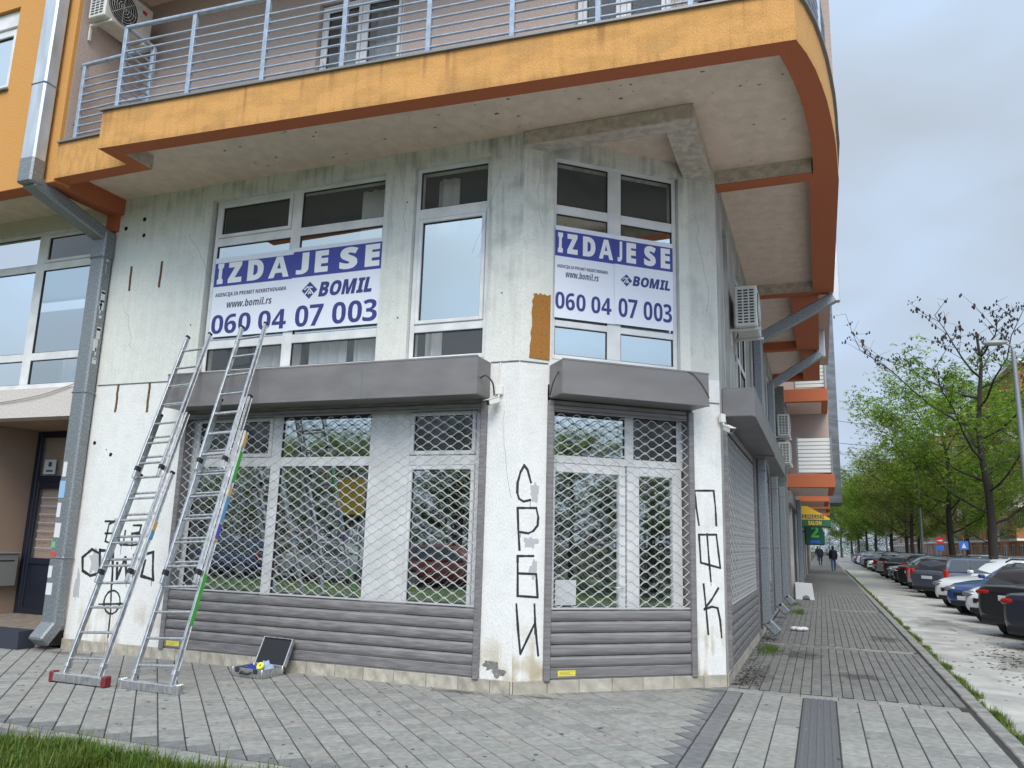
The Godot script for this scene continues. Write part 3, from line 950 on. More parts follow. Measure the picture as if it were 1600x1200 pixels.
	for p in [[-6.25, 5.13, 5.49], [-5.67, 5.13, 5.51], [-6.22, 3.30, 3.69], [-5.625, 3.28, 3.69]]:
		s = shp()
		var pts := []
		for i in 7: pts.append(Vector2(p[0] + rng.randf_range(-0.005, 0.005), lerpf(p[1], p[2], i / 6.0)))
		s.stroke(pts, 0.04, 0.0005, 0.003)
		put("rust_mark", s, mats.rust, B)
	for p in [[-6.467, 6.131, 0.035], [-6.114, 6.231, 0.036], [-6.087, 5.972, 0.032], [-6.541, 2.85, 0.03], [-6.205, 2.679, 0.03], [-6.30, 2.75, 0.01], [-5.0, 4.5, 0.012], [-1.66, 4.35, 0.012], [-1.62, 5.9, 0.012], [-0.25, 4.55, 0.010]]:
		s = shp()
		var c := PackedVector2Array()
		for i in 12: c.append(Vector2(p[0], p[1]) + Vector2.from_angle(TAU * i / 12) * p[2] * rng.randf_range(0.85, 1.1))
		s.plate(c, 0.0004, 0.002)
		put("drill_hole", s, mats.hole_dark, B)
	s = shp(FACE_CORNER)
	var edge := PackedVector2Array([Vector2(0.372, 3.74), Vector2(0.372, 4.54)])
	for i in 12: edge.append(Vector2(0.365 - i * 0.019, 4.545 + rng.randf_range(-0.02, 0.008)))
	for i in 16: edge.append(Vector2(0.15 - 0.0015 * i + rng.randf_range(-0.012, 0.012), 4.50 - i * 0.05))
	s.plate(edge, 0.0005, 0.012)
	var board := put("bare_board", s, mats.foam_board, B, "strip of bare orange board on the corner pillar")
	for i in 4:
		s = shp(FACE_CORNER)
		s.box(Vector3(0.262, 3.82 + 0.21 * i, 0.012), Vector3(0.276, 3.834 + 0.21 * i, 0.0135))
		put("screw_head", s, mats.rust, board)
	# ---- cracks and dark spots
	for e in [[FACE_FRONT, -0.30, 6.2, -0.35, 1.1], [FACE_FRONT, -1.72, 6.4, 0.1, 0.9], [FACE_FRONT, -5.2, 5.9, 0.5, 0.8], [FACE_FRONT, -6.3, 4.9, 0.25, 0.7], [FACE_CORNER, 2.42, 5.9, 0.15, 1.3], [FACE_CORNER, 0.18, 6.3, 0.05, 0.9], [FACE_FRONT, -0.2, 3.1, 0.12, 1.0]]:
		s = shp(e[0])
		var pts := []
		for i in 9: pts.append(Vector2(e[1] + e[3] * i / 8.0 + rng.randfn(0, 0.018), e[2] - e[4] * i / 8.0))
		s.stroke(pts, 0.0035, 0.0004, 0.0009)
		put("crack", s, mats.soot_stain, B)
	s = shp(Transform3D(Basis(Vector3.RIGHT, PI / 2), Vector3(0, 6.6, 0)))   # seen from below
	for i in 150:
		var c := Vector2(rng.randf_range(-4.8, 3.1), rng.randf_range(0.15, 1.0))
		if i > 95: c = Vector2(rng.randf_range(2.2, 3.15), rng.randf_range(-6.8, 0.6))
		var r := 0.005 + 0.016 * pow(rng.randf(), 3.0)
		var p := PackedVector2Array()
		for k in 8: p.append(c + Vector2.from_angle(TAU * k / 8.0) * r * rng.randf_range(0.5, 1.2) * Vector2(1.6, 1.0))
		s.plate(p, 0.001, 0.002)
	var specks := put("stain_specks", s, mats.soot_stain, B)
	specks.set_meta("kind", "stuff")
	# ---- balcony slab, its curved band and ribs
	var O := [Vector2(-6.54, 1.22), Vector2(-5.2, 1.22), Vector2(-5.2, 1.68), Vector2(3.19, 1.19), Vector2(3.28, 0.93), Vector2(3.36, 0.62), Vector2(3.42, 0.30), Vector2(3.475, -0.05), Vector2(3.52, -0.45), Vector2(3.56, -0.85), Vector2(3.59, -1.3), Vector2(3.61, -1.75), Vector2(3.63, -2.1), Vector2(3.63, -7.2)]
	var I := [Vector2(-6.54, 1.0), Vector2(-4.98, 1.0), Vector2(-4.98, 1.44), Vector2(3.03, 0.98), Vector2(3.085, 0.75), Vector2(3.14, 0.48), Vector2(3.19, 0.18), Vector2(3.23, -0.15), Vector2(3.265, -0.5), Vector2(3.29, -0.9), Vector2(3.31, -1.3), Vector2(3.32, -1.75), Vector2(3.26, -2.1), Vector2(3.26, -7.2)]
	for level in [6.4, 9.75]:
		var bal := node("balcony", B)
		put("fascia", band(O, I, level, level + 0.52, "ote"), mats.orange_render, bal, "orange front edge of the balcony")
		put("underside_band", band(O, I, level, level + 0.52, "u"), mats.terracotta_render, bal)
		put("inner_band", band(O, I, level, level + 0.52, "i"), mats.rib_render, bal)
		s = shp()
		s.flat([Vector2(-6.54, 1.1), Vector2(-5.1, 1.1), Vector2(-5.1, 1.55), Vector2(3.1, 1.1), Vector2(3.25, 0.5), Vector2(3.4, -0.5), Vector2(3.5, -2.0), Vector2(3.5, -7.19), Vector2(2.05, -7.19), Vector2(2.05, -1.75), Vector2(0.0, -0.05), Vector2(-6.54, -0.05)] if level < 7 else [Vector2(-6.54, 1.1), Vector2(-5.1, 1.1), Vector2(-5.1, 1.55), Vector2(3.1, 1.1), Vector2(3.25, 0.5), Vector2(3.4, -0.5), Vector2(3.5, -1.7), Vector2(-6.54, -0.05)], level + 0.2, level + 0.48)
		put("soffit", s, mats.soffit_render, bal)
		if level > 7: continue
		s = shp()
		s.box(Vector3(0.0, 6.402, -0.2), Vector3(2.06, 6.598, 0.05), 0.01)
		put("rib", s, mats.rib_render, bal)
		s = shp()
		s.box(Vector3(1.70, 6.403, -1.74), Vector3(2.055, 6.597, -0.2), 0.01)
		put("rib", s, mats.rib_render, bal)
		for z in [-2.02, -7.19]:
			s = shp()
			s.box(Vector3(2.05, 6.404, z), Vector3(3.30, 6.599, z + 0.26))
			put("rib", s, mats.rib_render, bal)
			s = shp()
			s.box(Vector3(2.06, 6.396, z + 0.002), Vector3(3.30, 6.404, z + 0.258))
			put("painted_rib_face", s, mats.terracotta_render, bal)
		put("coping", band(push_out(O, 0.035), I, 6.921, 6.945, "outie"), mats.coping_grey, bal)
	railing(B)
	# ---- the projecting orange part to the west of the drainpipe
	s = shp()
	wall(s, -14.0, -6.54, 6.36, 13.0, 1.22, 0.25, [[-9.4, -7.80, 8.02, 9.40]], -14.0, 7.5)
	put("wall", s, mats.orange_wall, B, "orange rendered wall of the projecting part")
	s = shp()
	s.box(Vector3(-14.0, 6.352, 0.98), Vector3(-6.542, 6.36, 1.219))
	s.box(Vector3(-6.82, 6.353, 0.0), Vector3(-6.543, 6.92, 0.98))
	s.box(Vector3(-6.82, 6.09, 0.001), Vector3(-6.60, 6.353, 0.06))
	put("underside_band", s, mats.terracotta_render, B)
	s = shp()
	s.box(Vector3(-14.0, 6.56, -0.2), Vector3(-6.82, 6.80, 0.97))
	put("soffit", s, mats.soffit_render, B)
	s = shp()
	s.box(Vector3(-6.56, 6.93, 0.0), Vector3(-6.535, 13.0, 1.16))
	put("side_wall", s, mats.pink_render, B)
	w = window(B, FACE_FRONT, [[-9.3, -8.6], [-8.5, -7.92]], [[8.12, 9.05]], 1.13, {"c0r0": mir, "c1r0": ["mirror_glass", 1]}, 0.08)
	s = shp()
	s.box(Vector3(-9.38, 9.13, 1.02), Vector3(-7.81, 9.40, 1.16), 0.01)
	put("blind_box", s, mats.white_plastic, w)
	s = shp()
	s.box(Vector3(-9.45, 7.99, 1.05), Vector3(-7.77, 8.02, 1.27), 0.004)
	put("sill", s, mats.coping_grey, w)
	# ---- upper walls behind the balcony
	s = shp()
	wall(s, -6.54, 2.1, 6.9, 13.0, 0.0, 0.25, [[-3.24, -1.84, 7.0, 9.2], [0.62, 1.82, 7.0, 9.2]])
	put("wall", s, mats.pink_render, B, "pinkish rendered wall behind the balcony railing")
	s = shp()
	s.box(Vector3(2.1, 6.9, -15.9), Vector3(3.62, 13.0, -1.85))
	put("bay_wall", s, mats.pink_render, B)
	s = shp()
	s.box(Vector3(-14.0, 12.9, -15.9), Vector3(2.1, 13.05, 1.2))
	s.box(Vector3(-14.0, 6.9, -4.5), Vector3(2.0, 12.9, -4.3))
	put("roof", s, mats.coping_grey, B)
	w = window(B, FACE_FRONT, [[-3.17, -2.56], [-2.50, -1.91]], [[7.08, 9.12]], -0.08, {"c0r0": ["clear_glass", 1], "c1r0": ["clear_glass", 1]}, 0.06, [], "balcony_door")
	curtain(w, FACE_FRONT, -3.1, -1.95, 7.0, 9.2, -0.3, "dark_curtain")
	w = window(B, FACE_FRONT, [[0.70, 1.18], [1.26, 1.74]], [[7.08, 9.12]], -0.08, {"c0r0": ["clear_glass", 1], "c1r0": ["clear_glass", 1]}, 0.07, [], "balcony_door")
	build_entrance(B)
	build_street_wing(B)

func railing(B: Node) -> void:
	var R := node("balcony_railing", B, "pale blue grey metal railing with eight horizontal bars")
	var runs := []
	var zf := func(x: float) -> float: return 1.56 - 0.0584 * (x + 5.2)
	runs.append([Vector3(-6.43, 0, 1.10), Vector3(-5.12, 0, 1.10)])
	runs.append([Vector3(-5.12, 0, 1.10), Vector3(-5.12, 0, 1.555)])
	runs.append([Vector3(-5.12, 0, 1.555), Vector3(3.08, 0, zf.call(3.08))])
	runs.append([Vector3(3.08, 0, zf.call(3.08)), Vector3(3.25, 0, 0.6), Vector3(3.41, 0, -0.4), Vector3(3.50, 0, -1.3), Vector3(3.52, 0, -1.84)])
	for r in runs:
		for i in 9:
			var y := 7.10 + 0.122 * i if i < 8 else 8.19
			var pts := []
			for p in r: pts.append(p + Vector3.UP * y)
			var s := shp()
			s.tube(pts, 0.0145 if i < 8 else 0.03, 6 if i < 8 else 8)
			put("bar" if i < 8 else "handrail", s, mats.rail_paint, R)
	var posts := [Vector3(-6.40, 0, 1.10), Vector3(-5.12, 0, 1.10), Vector3(3.25, 0, 0.6), Vector3(3.44, 0, -0.65)]
	for x in [-5.12, -4.02, -2.92, -1.82, -0.72, 0.28, 1.24, 2.2, 3.08]: posts.append(Vector3(x, 0, zf.call(x)))
	for p in posts:
		var s := shp()
		s.box(p + Vector3(-0.03, 6.945, -0.035), p + Vector3(0.03, 8.19, 0.018), 0.005)
		put("post", s, mats.rail_paint, R)
	for y in [8.19, 7.3]:
		var s := shp()
		s.tube([Vector3(-6.42, y, 1.10), Vector3(-6.5, y, 1.06), Vector3(-6.535, y, 0.98)], 0.022, 7)
		put("wall_bracket", s, mats.rail_paint, R)

func build_entrance(B: Node) -> void:
	var s := shp()
	wall(s, -14.0, -6.66, 3.27, 6.56, -0.02, 0.3, [[-13.0, -6.93, 3.72, 6.33]])
	put("wall", s, mats.pale_render, B)
	var w := window(B, FACE_FRONT, [[-12.9, -11.4], [-11.25, -9.9], [-9.75, -8.40], [-8.22, -7.01]], [[3.80, 4.18], [4.30, 5.66], [5.78, 6.26]], -0.08, {"c2r1": ["mirror_glass", 0], "c3r1": ["mirror_glass", 0], "c3r2": ["clear_glass", 1], "c3r0": ["mirror_glass", 0], "c2r0": ["mirror_glass", 0]}, 0.07)
	curtain(w, FACE_FRONT, -7.9, -7.5, 3.7, 4.4, -0.4)
	s = shp()
	s.box(Vector3(-14.0, 3.27, -4.3), Vector3(-6.86, 3.45, -0.33))
	put("entrance_soffit", s, mats.tan_render, B)
	s = shp()
	s.box(Vector3(-14.0, 0.0, -4.0), Vector3(-9.515, 3.268, -0.02))
	put("entrance_side_wall", s, mats.tan_render, B)
	s = shp()
	s.box(Vector3(-9.51, 0.0, -1.75), Vector3(-6.86, 3.268, -1.5))
	s.box(Vector3(-8.42, 0.0, -1.5), Vector3(-6.86, 3.267, -1.40))
	s.box(Vector3(-14.0, 3.3, -4.5), Vector3(-6.86, 6.6, -4.3))
	put("entrance_back_wall", s, mats.tan_render, B)
	s = shp()
	s.box(Vector3(-13.9, 0.0, -1.5), Vector3(-6.90, 0.21, 0.16), 0.012)
	put("step", s, mats.step_stone, B)
	s = shp()
	s.plate(PackedVector2Array([Vector2(-12.5, 0.0), Vector2(-6.98, 0.0), Vector2(-6.98, 0.03), Vector2(-7.0, 0.24), Vector2(-12.5, 0.24)]), 0.162, 0.42)
	put("ramp", s, mats.mat_dark, B, "dark sloped mat in front of the entrance step")
	var d := node("entrance_door", B, "dark navy entrance door with tall glass")
	s = shp()
	for e in [[-9.50, -9.40, 0.21, 3.26], [-8.55, -8.44, 0.21, 3.26], [-9.40, -8.55, 3.16, 3.26], [-9.40, -8.55, 2.40, 2.50], [-9.40, -9.32, 0.21, 2.40], [-8.66, -8.55, 0.21, 2.40], [-9.32, -8.66, 2.28, 2.40], [-9.32, -8.66, 1.02, 1.12], [-9.32, -8.66, 0.21, 0.32]]:
		s.box(Vector3(e[0], e[2], -1.46), Vector3(e[1], e[3], -1.385), 0.006)
	s.box(Vector3(-9.32, 0.32, -1.45), Vector3(-8.66, 1.02, -1.41))
	put("frame", s, mats.door_navy, d)
	for e in [[2.50, 3.16, -9.40, -8.55], [1.12, 2.28, -9.32, -8.66]]:
		s = shp()
		s.quad(Vector3(e[2], e[0], -1.43), Vector3(e[3], e[0], -1.43), Vector3(e[3], e[1], -1.43), Vector3(e[2], e[1], -1.43))
		put("pane", s, mats.clear_glass, d)
	for i in 7:
		s = shp()
		s.box(Vector3(-9.28, 1.28 + 0.14 * i, -1.4395), Vector3(-8.75, 1.285 + 0.14 * i + 0.012, -1.436))
		put("reflection_line", s, mats.spray_grey, d)  # pale strips imitate reflections lying across the door glass
	s = shp()
	s.box(Vector3(-9.30, 2.53, -1.427), Vector3(-9.02, 2.78, -1.424))
	put("notice_paper", s, mats.paper, d)
	s = shp()
	s.box(Vector3(-9.24, 2.57, -1.424), Vector3(-9.08, 2.60, -1.4232))
	s.box(Vector3(-9.20, 2.66, -1.424), Vector3(-9.12, 2.74, -1.4232))
	put("notice_print", s, mats.ink_dark, d)

func build_street_wing(B: Node) -> void:
	# projecting bays along the street, then piers, balconies and shopfronts farther on
	var s := shp()
	for e in [[-7.22, -11.8, 2.85, 3.36], [-11.82, -15.7, 2.93, 3.37]]:
		s = shp()
		s.box(Vector3(2.05, 6.6, e[1]), Vector3(e[3] - 0.01, 6.9, e[0]))
		put("soffit", s, mats.soffit_render, B)
		s = shp()
		s.box(Vector3(e[2], 6.40, e[1]), Vector3(e[3], 6.602, e[0]))
		s.box(Vector3(2.08, 6.401, e[1]), Vector3(e[2], 6.598, e[1] + 0.26))
		put("underside_band", s, mats.terracotta_render, B)
		s = shp()
		s.box(Vector3(e[3] - 0.2, 6.603, e[1]), Vector3(e[3] + 0.002, 13.0, e[0]))
		put("bay_wall", s, mats.orange_wall, B)
	s = shp()
	s.box(Vector3(-0.4, 0.0, -70.0), Vector3(2.075, 13.0, -16.1))
	put("wall", s, mats.side_render, B)
	var z := -16.3
	var k := 0
	while z > -64.0:
		s = shp()
		s.box(Vector3(2.075, 0.0, z - 0.35), Vector3(2.34, 6.4, z))
		put("pier", s, mats.side_render if k % 2 else mats.bare_plaster, B)
		s = shp()
		s.box(Vector3(2.075, 0.12, z - 3.0), Vector3(2.14, 2.9, z - 0.36))
		put("shopfront", s, mats.shutter_grey if k % 3 else mats.car_glass, B)
		for q in 3:
			s = shp()
			s.box(Vector3(2.14, 0.12, z - 3.0 + q * 1.28), Vector3(2.18, 2.9, z - 2.93 + q * 1.28))
			put("shopfront_frame", s, mats.galvanised, B)
		s = shp()
		s.box(Vector3(2.075, 2.92, z - 3.0), Vector3(2.42, 3.3, z - 0.36), 0.01)
		put("shopfront_box", s, mats.box_grey, B)
		z -= 3.1
		k += 1
	for e in [[-18.6, 3.52, 3.94, 3.69], [-18.6, 6.30, 6.72, 3.60], [-29.0, 3.62, 4.0, 3.6], [-36.0, 3.60, 4.0, 3.7], [-44.0, 3.55, 4.1, 3.75], [-29.0, 6.4, 6.9, 3.6], [-36.0, 6.4, 6.9, 3.7]]:
		var b := node("balcony", B)
		s = shp()
		s.box(Vector3(2.2, e[1], e[0] - 4.6), Vector3(e[3], e[2], e[0]), 0.01)
		put("fascia", s, mats.terracotta_render, b)
		s = shp()
		s.box(Vector3(2.3, e[1] - 0.02, e[0] - 4.4), Vector3(e[3] - 0.2, e[1], e[0] - 0.2))
		put("soffit", s, mats.soffit_render, b)
		if e[0] > -19.0:
			for i in 9:
				s = shp()
				s.box(Vector3(2.62, e[2] + 0.05 + 0.125 * i, e[0] - 0.09), Vector3(e[3] - 0.06, e[2] + 0.155 + 0.125 * i, e[0] - 0.05), 0.01)
				put("panel", s, mats.block_white, b)
			s = shp()
			s.box(Vector3(e[3] - 0.08, e[2], e[0] - 4.5), Vector3(e[3] - 0.04, e[2] + 1.18, e[0] - 0.1))
			put("side_panel", s, mats.block_white, b)
			for x in [2.6, e[3] - 0.06]:
				s = shp()
				s.box(Vector3(x - 0.02, e[2], e[0] - 0.05), Vector3(x + 0.02, e[2] + 1.22, e[0] - 0.01))
				put("post", s, mats.galvanised, b)
		else:
			s = shp()
			s.box(Vector3(2.3, e[2], e[0] - 0.12), Vector3(e[3] - 0.04, e[2] + 0.9, e[0] - 0.05))
			put("panel", s, mats.terracotta_render, b)
	s = shp()
	s.box(Vector3(2.075, 3.9, -24.0), Vector3(3.62, 13.0, -21.2))
	put("bay_wall", s, mats.pink_render, B, "beige wall behind the two stacked balconies")
	s = shp()
	s.box(Vector3(2.6, 4.4, -50.0), Vector3(4.52, 18.0, -45.0))
	put("far_bay", s, mats.grey_cladding, B, "grey clad bay at the far end of the row")

# ---------------------------------------------------------------- things on and against the building
func fixtures() -> void:
	drainpipes()
	banners()
	# air conditioners
	var ac := ac_unit("white air conditioner hanging beside the upper balcony railing", Vector3(-6.42, 8.92, 0.72), PI / 2)
	copy_of(ac, Vector3(CA + 0.10, 4.80, -3.62), PI / 2, "white air conditioner high on the street wall above the first shutter", "air conditioners on the facade")
	ac.set_meta("group", "air conditioners on the facade")
	copy_of(ac, Vector3(CA + 0.12, 4.75, -15.6), PI / 2, "upper of two stacked air conditioners beside the corrugated balcony", "air conditioners on the facade")
	copy_of(ac, Vector3(CA + 0.12, 3.95, -15.6), PI / 2, "lower of two stacked air conditioners beside the corrugated balcony", "air conditioners on the facade")
	# cameras
	var cam := thing("security_camera", "small white security camera beside the wide shutter box", "camera", Vector3(-0.235, 3.24, 0.0), 0.0, "security cameras on the corner")
	var s := shp()
	s.box(Vector3(-0.045, 0.06, 0.001), Vector3(0.045, 0.17, 0.05), 0.006)
	put("junction_box", s, mats.camera_white, cam)
	s = shp()
	s.tube([Vector3(0, 0.06, 0.03), Vector3(0, 0.015, 0.06), Vector3(-0.01, -0.005, 0.09)], 0.012, 6)
	put("bracket", s, mats.camera_white, cam)
	s = shp(Transform3D(Basis(Vector3.UP, -0.5) * Basis(Vector3.RIGHT, 0.35), Vector3(-0.02, -0.03, 0.12)))
	s.box(Vector3(-0.035, -0.035, -0.07), Vector3(0.035, 0.035, 0.10), 0.012)
	s.box(Vector3(-0.04, 0.034, -0.06), Vector3(0.04, 0.042, 0.125), 0.003)
	put("housing", s, mats.camera_white, cam)
	s = shp(Transform3D(Basis(Vector3.UP, -0.5) * Basis(Vector3.RIGHT, 0.35), Vector3(-0.02, -0.03, 0.12)))
	s.box(Vector3(-0.026, -0.026, 0.099), Vector3(0.026, 0.026, 0.103), 0.003)
	put("lens", s, mats.ac_dark, cam)
	var c2 := copy_of(cam, FACE_CORNER * Vector3(2.70, 3.07, 0.02), 1.1, "small white security camera under the street side shutter box", "security cameras on the corner")
	c2.position.y = 3.10
	# loose cables
	var cable := func(called: String, label: String, pts: Array, r: float, m: String) -> void:
		var curve := Curve3D.new()
		for p in pts: curve.add_point(p)
		for i in range(1, pts.size() - 1):
			var d: Vector3 = (pts[i + 1] - pts[i - 1]) / 6.0
			curve.set_point_in(i, -d)
			curve.set_point_out(i, d)
		var q := []
		for i in 25: q.append(curve.sample_baked(curve.get_baked_length() * i / 24.0, true))
		var t := shp()
		t.tube(q, r, 5)
		var o := put(called, t, mats[m], self)
		tag(o, label, "cable")
	cable.call("cable", "thin cable looping at the end of the wide shutter box", [Vector3(-0.36, 3.45, 0.30), Vector3(-0.28, 3.47, 0.33), Vector3(-0.22, 3.40, 0.28), Vector3(-0.25, 3.31, 0.15), Vector3(-0.30, 3.30, 0.03)], 0.010, "cable_dark")
	cable.call("cable", "white cable running up the pillar above a security camera", [Vector3(-0.235, 3.41, 0.02), Vector3(-0.237, 3.55, 0.012), Vector3(-0.236, 3.69, 0.012)], 0.009, "camera_white")
	cable.call("cable", "dark wire drooping over the face of the narrow shutter box", [FACE_CORNER * Vector3(1.85, 3.69, 0.38), FACE_CORNER * Vector3(2.05, 3.66, 0.42), FACE_CORNER * Vector3(2.20, 3.52, 0.42), FACE_CORNER * Vector3(2.29, 3.38, 0.418)], 0.005, "cable_dark")
	cable.call("cable", "dark wire hanging at the hinge side of the narrow shutter box", [FACE_CORNER * Vector3(0.372, 3.55, 0.30), FACE_CORNER * Vector3(0.33, 3.42, 0.24), FACE_CORNER * Vector3(0.35, 3.30, 0.10)], 0.008, "cable_dark")
	cable.call("cable", "sagging grey cable under the windows over the entrance", [Vector3(-7.0, 3.78, 0.0), Vector3(-7.8, 3.60, 0.01), Vector3(-9.0, 3.50, 0.0), Vector3(-10.5, 3.48, 0.0)], 0.008, "cable_grey")
	cable.call("cable", "cable hanging below the street side shutter box", [Vector3(2.30, 3.25, -7.0), Vector3(2.33, 3.0, -7.3), Vector3(2.2, 2.9, -7.6), Vector3(2.12, 3.2, -7.9)], 0.012, "cable_grey")
	# mail box in the entrance
	var mb := thing("mailbox", "grey metal mailbox on the tan wall of the entrance", "mailbox", Vector3(-9.51, 0.66, -1.05))
	s = shp()
	s.box(Vector3(0.0, 0.0, -0.22), Vector3(0.12, 0.52, 0.22), 0.01)
	put("body", s, mats.mail_grey, mb)
	s = shp()
	s.box(Vector3(0.0, 0.522, -0.23), Vector3(0.14, 0.55, 0.23), 0.006)
	put("lid", s, mats.mail_grey, mb)
	s = shp()
	s.box(Vector3(0.12, 0.40, -0.15), Vector3(0.1225, 0.42, 0.15))
	put("slot", s, mats.hole_dark, mb)
	ladders()
	tool_case()
	far_signs()

func ac_unit(label: String, at: Vector3, turn: float) -> Node3D:
	var o := thing("air_conditioner", label, "air conditioner", at, turn)
	var s := shp()
	s.box(Vector3(-0.42, 0.0, -0.02), Vector3(0.42, 0.62, 0.30), 0.015)
	put("body", s, mats.ac_white, o)
	s = shp(Transform3D(Basis(), Vector3(-0.12, 0.31, 0.30)))
	var ring := PackedVector2Array()
	for i in 24: ring.append(Vector2.from_angle(TAU * i / 24) * 0.265)
	s.plate(ring, -0.002, 0.002)
	var f := put("fan_opening", s, mats.ac_dark, o)
	s = shp(Transform3D(Basis(), Vector3(-0.12, 0.31, 0.315)))
	for k in 6:
		var pts := []
		for i in 21: pts.append(Vector3(cos(TAU * i / 20), sin(TAU * i / 20), 0) * (0.05 + 0.042 * k))
		s.tube(pts, 0.003, 4, false)
	for i in 8: s.tube([Vector3.ZERO, Vector3(cos(TAU * i / 8), sin(TAU * i / 8), -0.02) * 0.265], 0.003, 4)
	put("fan_grille", s, mats.ac_white, f)
	for side in [-1.0, 1.0]:
		s = shp()
		for c in 3:
			for r in 12:
				var z0 := 0.03 + 0.083 * c
				s.box(Vector3(side * 0.421 - 0.002, 0.05 + 0.044 * r, z0), Vector3(side * 0.421 + 0.002, 0.074 + 0.044 * r, z0 + 0.062))
		put("side_vent", s, mats.ac_dark, o)
	s = shp()
	s.box(Vector3(0.22, 0.46, 0.30), Vector3(0.30, 0.52, 0.3025), 0.001)
	put("badge", s, mats.sign_red, o)
	for x in [-0.30, 0.30]:
		s = shp()
		s.box(Vector3(x - 0.02, -0.04, -0.10), Vector3(x + 0.02, 0.0, 0.34), 0.004)
		s.box(Vector3(x - 0.02, -0.26, -0.10), Vector3(x + 0.02, -0.04, -0.07), 0.004)
		put("bracket", s, mats.ac_white, o)
	s = shp()
	s.tube([Vector3(0.38, 0.12, -0.02), Vector3(0.40, 0.06, -0.06), Vector3(0.39, -0.12, -0.08), Vector3(0.36, -0.34, -0.085)], 0.014, 6)
	put("hose", s, mats.cable_grey, o)
	return o

func pipe_part(o: Node, called: String, a: Vector3, b: Vector3, w: float, h: float, m := "galvanised", up := Vector3(0, 0, 1)) -> void:
	var s := shp()
	s.rail(a, b, w, h, up)
	put(called, s, mats[m], o)

func drainpipes() -> void:
	var o := thing("drainpipe", "square galvanised drainpipe bending down beside the recessed entrance", "drainpipe", Vector3.ZERO)
	var x := -6.81
	pipe_part(o, "upper_pipe", Vector3(x, 6.62, 1.36), Vector3(x, 13.0, 1.36), 0.27, 0.20, "bright_zinc")
	pipe_part(o, "collar", Vector3(x, 7.76, 1.36), Vector3(x, 7.80, 1.36), 0.29, 0.22, "galvanised")
	pipe_part(o, "elbow", Vector3(x, 6.28, 1.36), Vector3(x, 6.66, 1.36), 0.28, 0.21)
	pipe_part(o, "slanted_pipe", Vector3(x, 6.34, 1.36), Vector3(x + 0.05, 5.98, 0.12), 0.25, 0.19, "galvanised", Vector3(0, 1, 0.3))
	pipe_part(o, "elbow", Vector3(x + 0.05, 5.62, 0.11), Vector3(x + 0.05, 6.06, 0.11), 0.28, 0.20)
	pipe_part(o, "lower_pipe", Vector3(x + 0.05, 0.28, 0.11), Vector3(x + 0.05, 5.66, 0.11), 0.26, 0.18)
	for y in [3.55, 1.2, 5.60]: pipe_part(o, "collar", Vector3(x + 0.05, y, 0.11), Vector3(x + 0.05, y + 0.045, 0.11), 0.285, 0.20)
	var s := shp()
	s.rail(Vector3(x + 0.05, 0.34, 0.10), Vector3(x + 0.04, 0.10, 0.30), 0.26, 0.18, Vector3(0, 1, 0.6))
	put("kick_shoe", s, mats.galvanised, o)
	s = shp()
	for i in 26:
		var yy := 4.0 + 0.07 * i * 0.9
		if rng.randf() < 0.6: s.box(Vector3(x + 0.181, yy, 0.06 + rng.randf() * 0.06), Vector3(x + 0.1825, yy + rng.randf_range(0.03, 0.2), 0.12 + rng.randf() * 0.06))
	put("paint_flakes", s, mats.paper, o)
	var k := 0
	for p in [[2.35, 2.60, 0], [2.05, 2.33, 1], [1.78, 2.02, 0], [1.50, 1.74, 0], [1.36, 1.48, 3], [1.24, 1.34, 2], [0.95, 1.15, 0], [0.72, 0.92, 0]]:
		s = shp()
		var e := rng.randf_range(-0.02, 0.02)
		s.box(Vector3(x - 0.06 + e, p[0], 0.2005), Vector3(x + 0.01 + e + 0.04 * (k % 2), p[1] - 0.04, 0.2025 + 0.0003 * k))
		put("pasted_note", s, mats[["paper", "paper_blue", "paper_red", "paper_green"][p[2]]], o)
		k += 1
	# the street side: gutters from the overhang and pipes down to the pavement
	var street := [[-7.06, 2.22, "square galvanised drainpipe just past the first street shutter"], [-11.75, 2.20, "second galvanised drainpipe along the street wall"], [-15.2, 2.22, "third galvanised drainpipe along the street wall"], [-22.0, 2.5, "galvanised drainpipe past the two stacked balconies"]]
	for i in street.size():
		var e: Array = street[i]
		var d := thing("drainpipe", e[2], "drainpipe", Vector3(e[1], 0, e[0]), 0.0, "drainpipes on the street wall")
		pipe_part(d, "lower_pipe", Vector3(0, 0.26, 0), Vector3(0, 5.6 if i < 2 else 3.3, 0), 0.22, 0.16, "galvanised", Vector3(1, 0, 0))
		for y in [1.9, 3.3]: pipe_part(d, "collar", Vector3(0, y - 0.3, 0), Vector3(0, y - 0.26, 0), 0.24, 0.18, "galvanised", Vector3(1, 0, 0))
		s = shp()
		s.rail(Vector3(0, 0.32, 0), Vector3(0.20, 0.12, 0), 0.22, 0.16, Vector3(0.6, 1, 0))
		put("kick_shoe", s, mats.galvanised, d)
		if i < 2:
			pipe_part(d, "slanted_pipe", Vector3(0.0, 5.55, 0), Vector3([1.42, 1.20][i], 6.32, -0.1), 0.2, 0.16, "galvanised", Vector3(0, 0, 1))
			pipe_part(d, "upper_pipe", Vector3([1.42, 1.20][i], 6.22, -0.1), Vector3([1.42, 1.20][i], 13.0, -0.1), 0.2, 0.16, "bright_zinc")

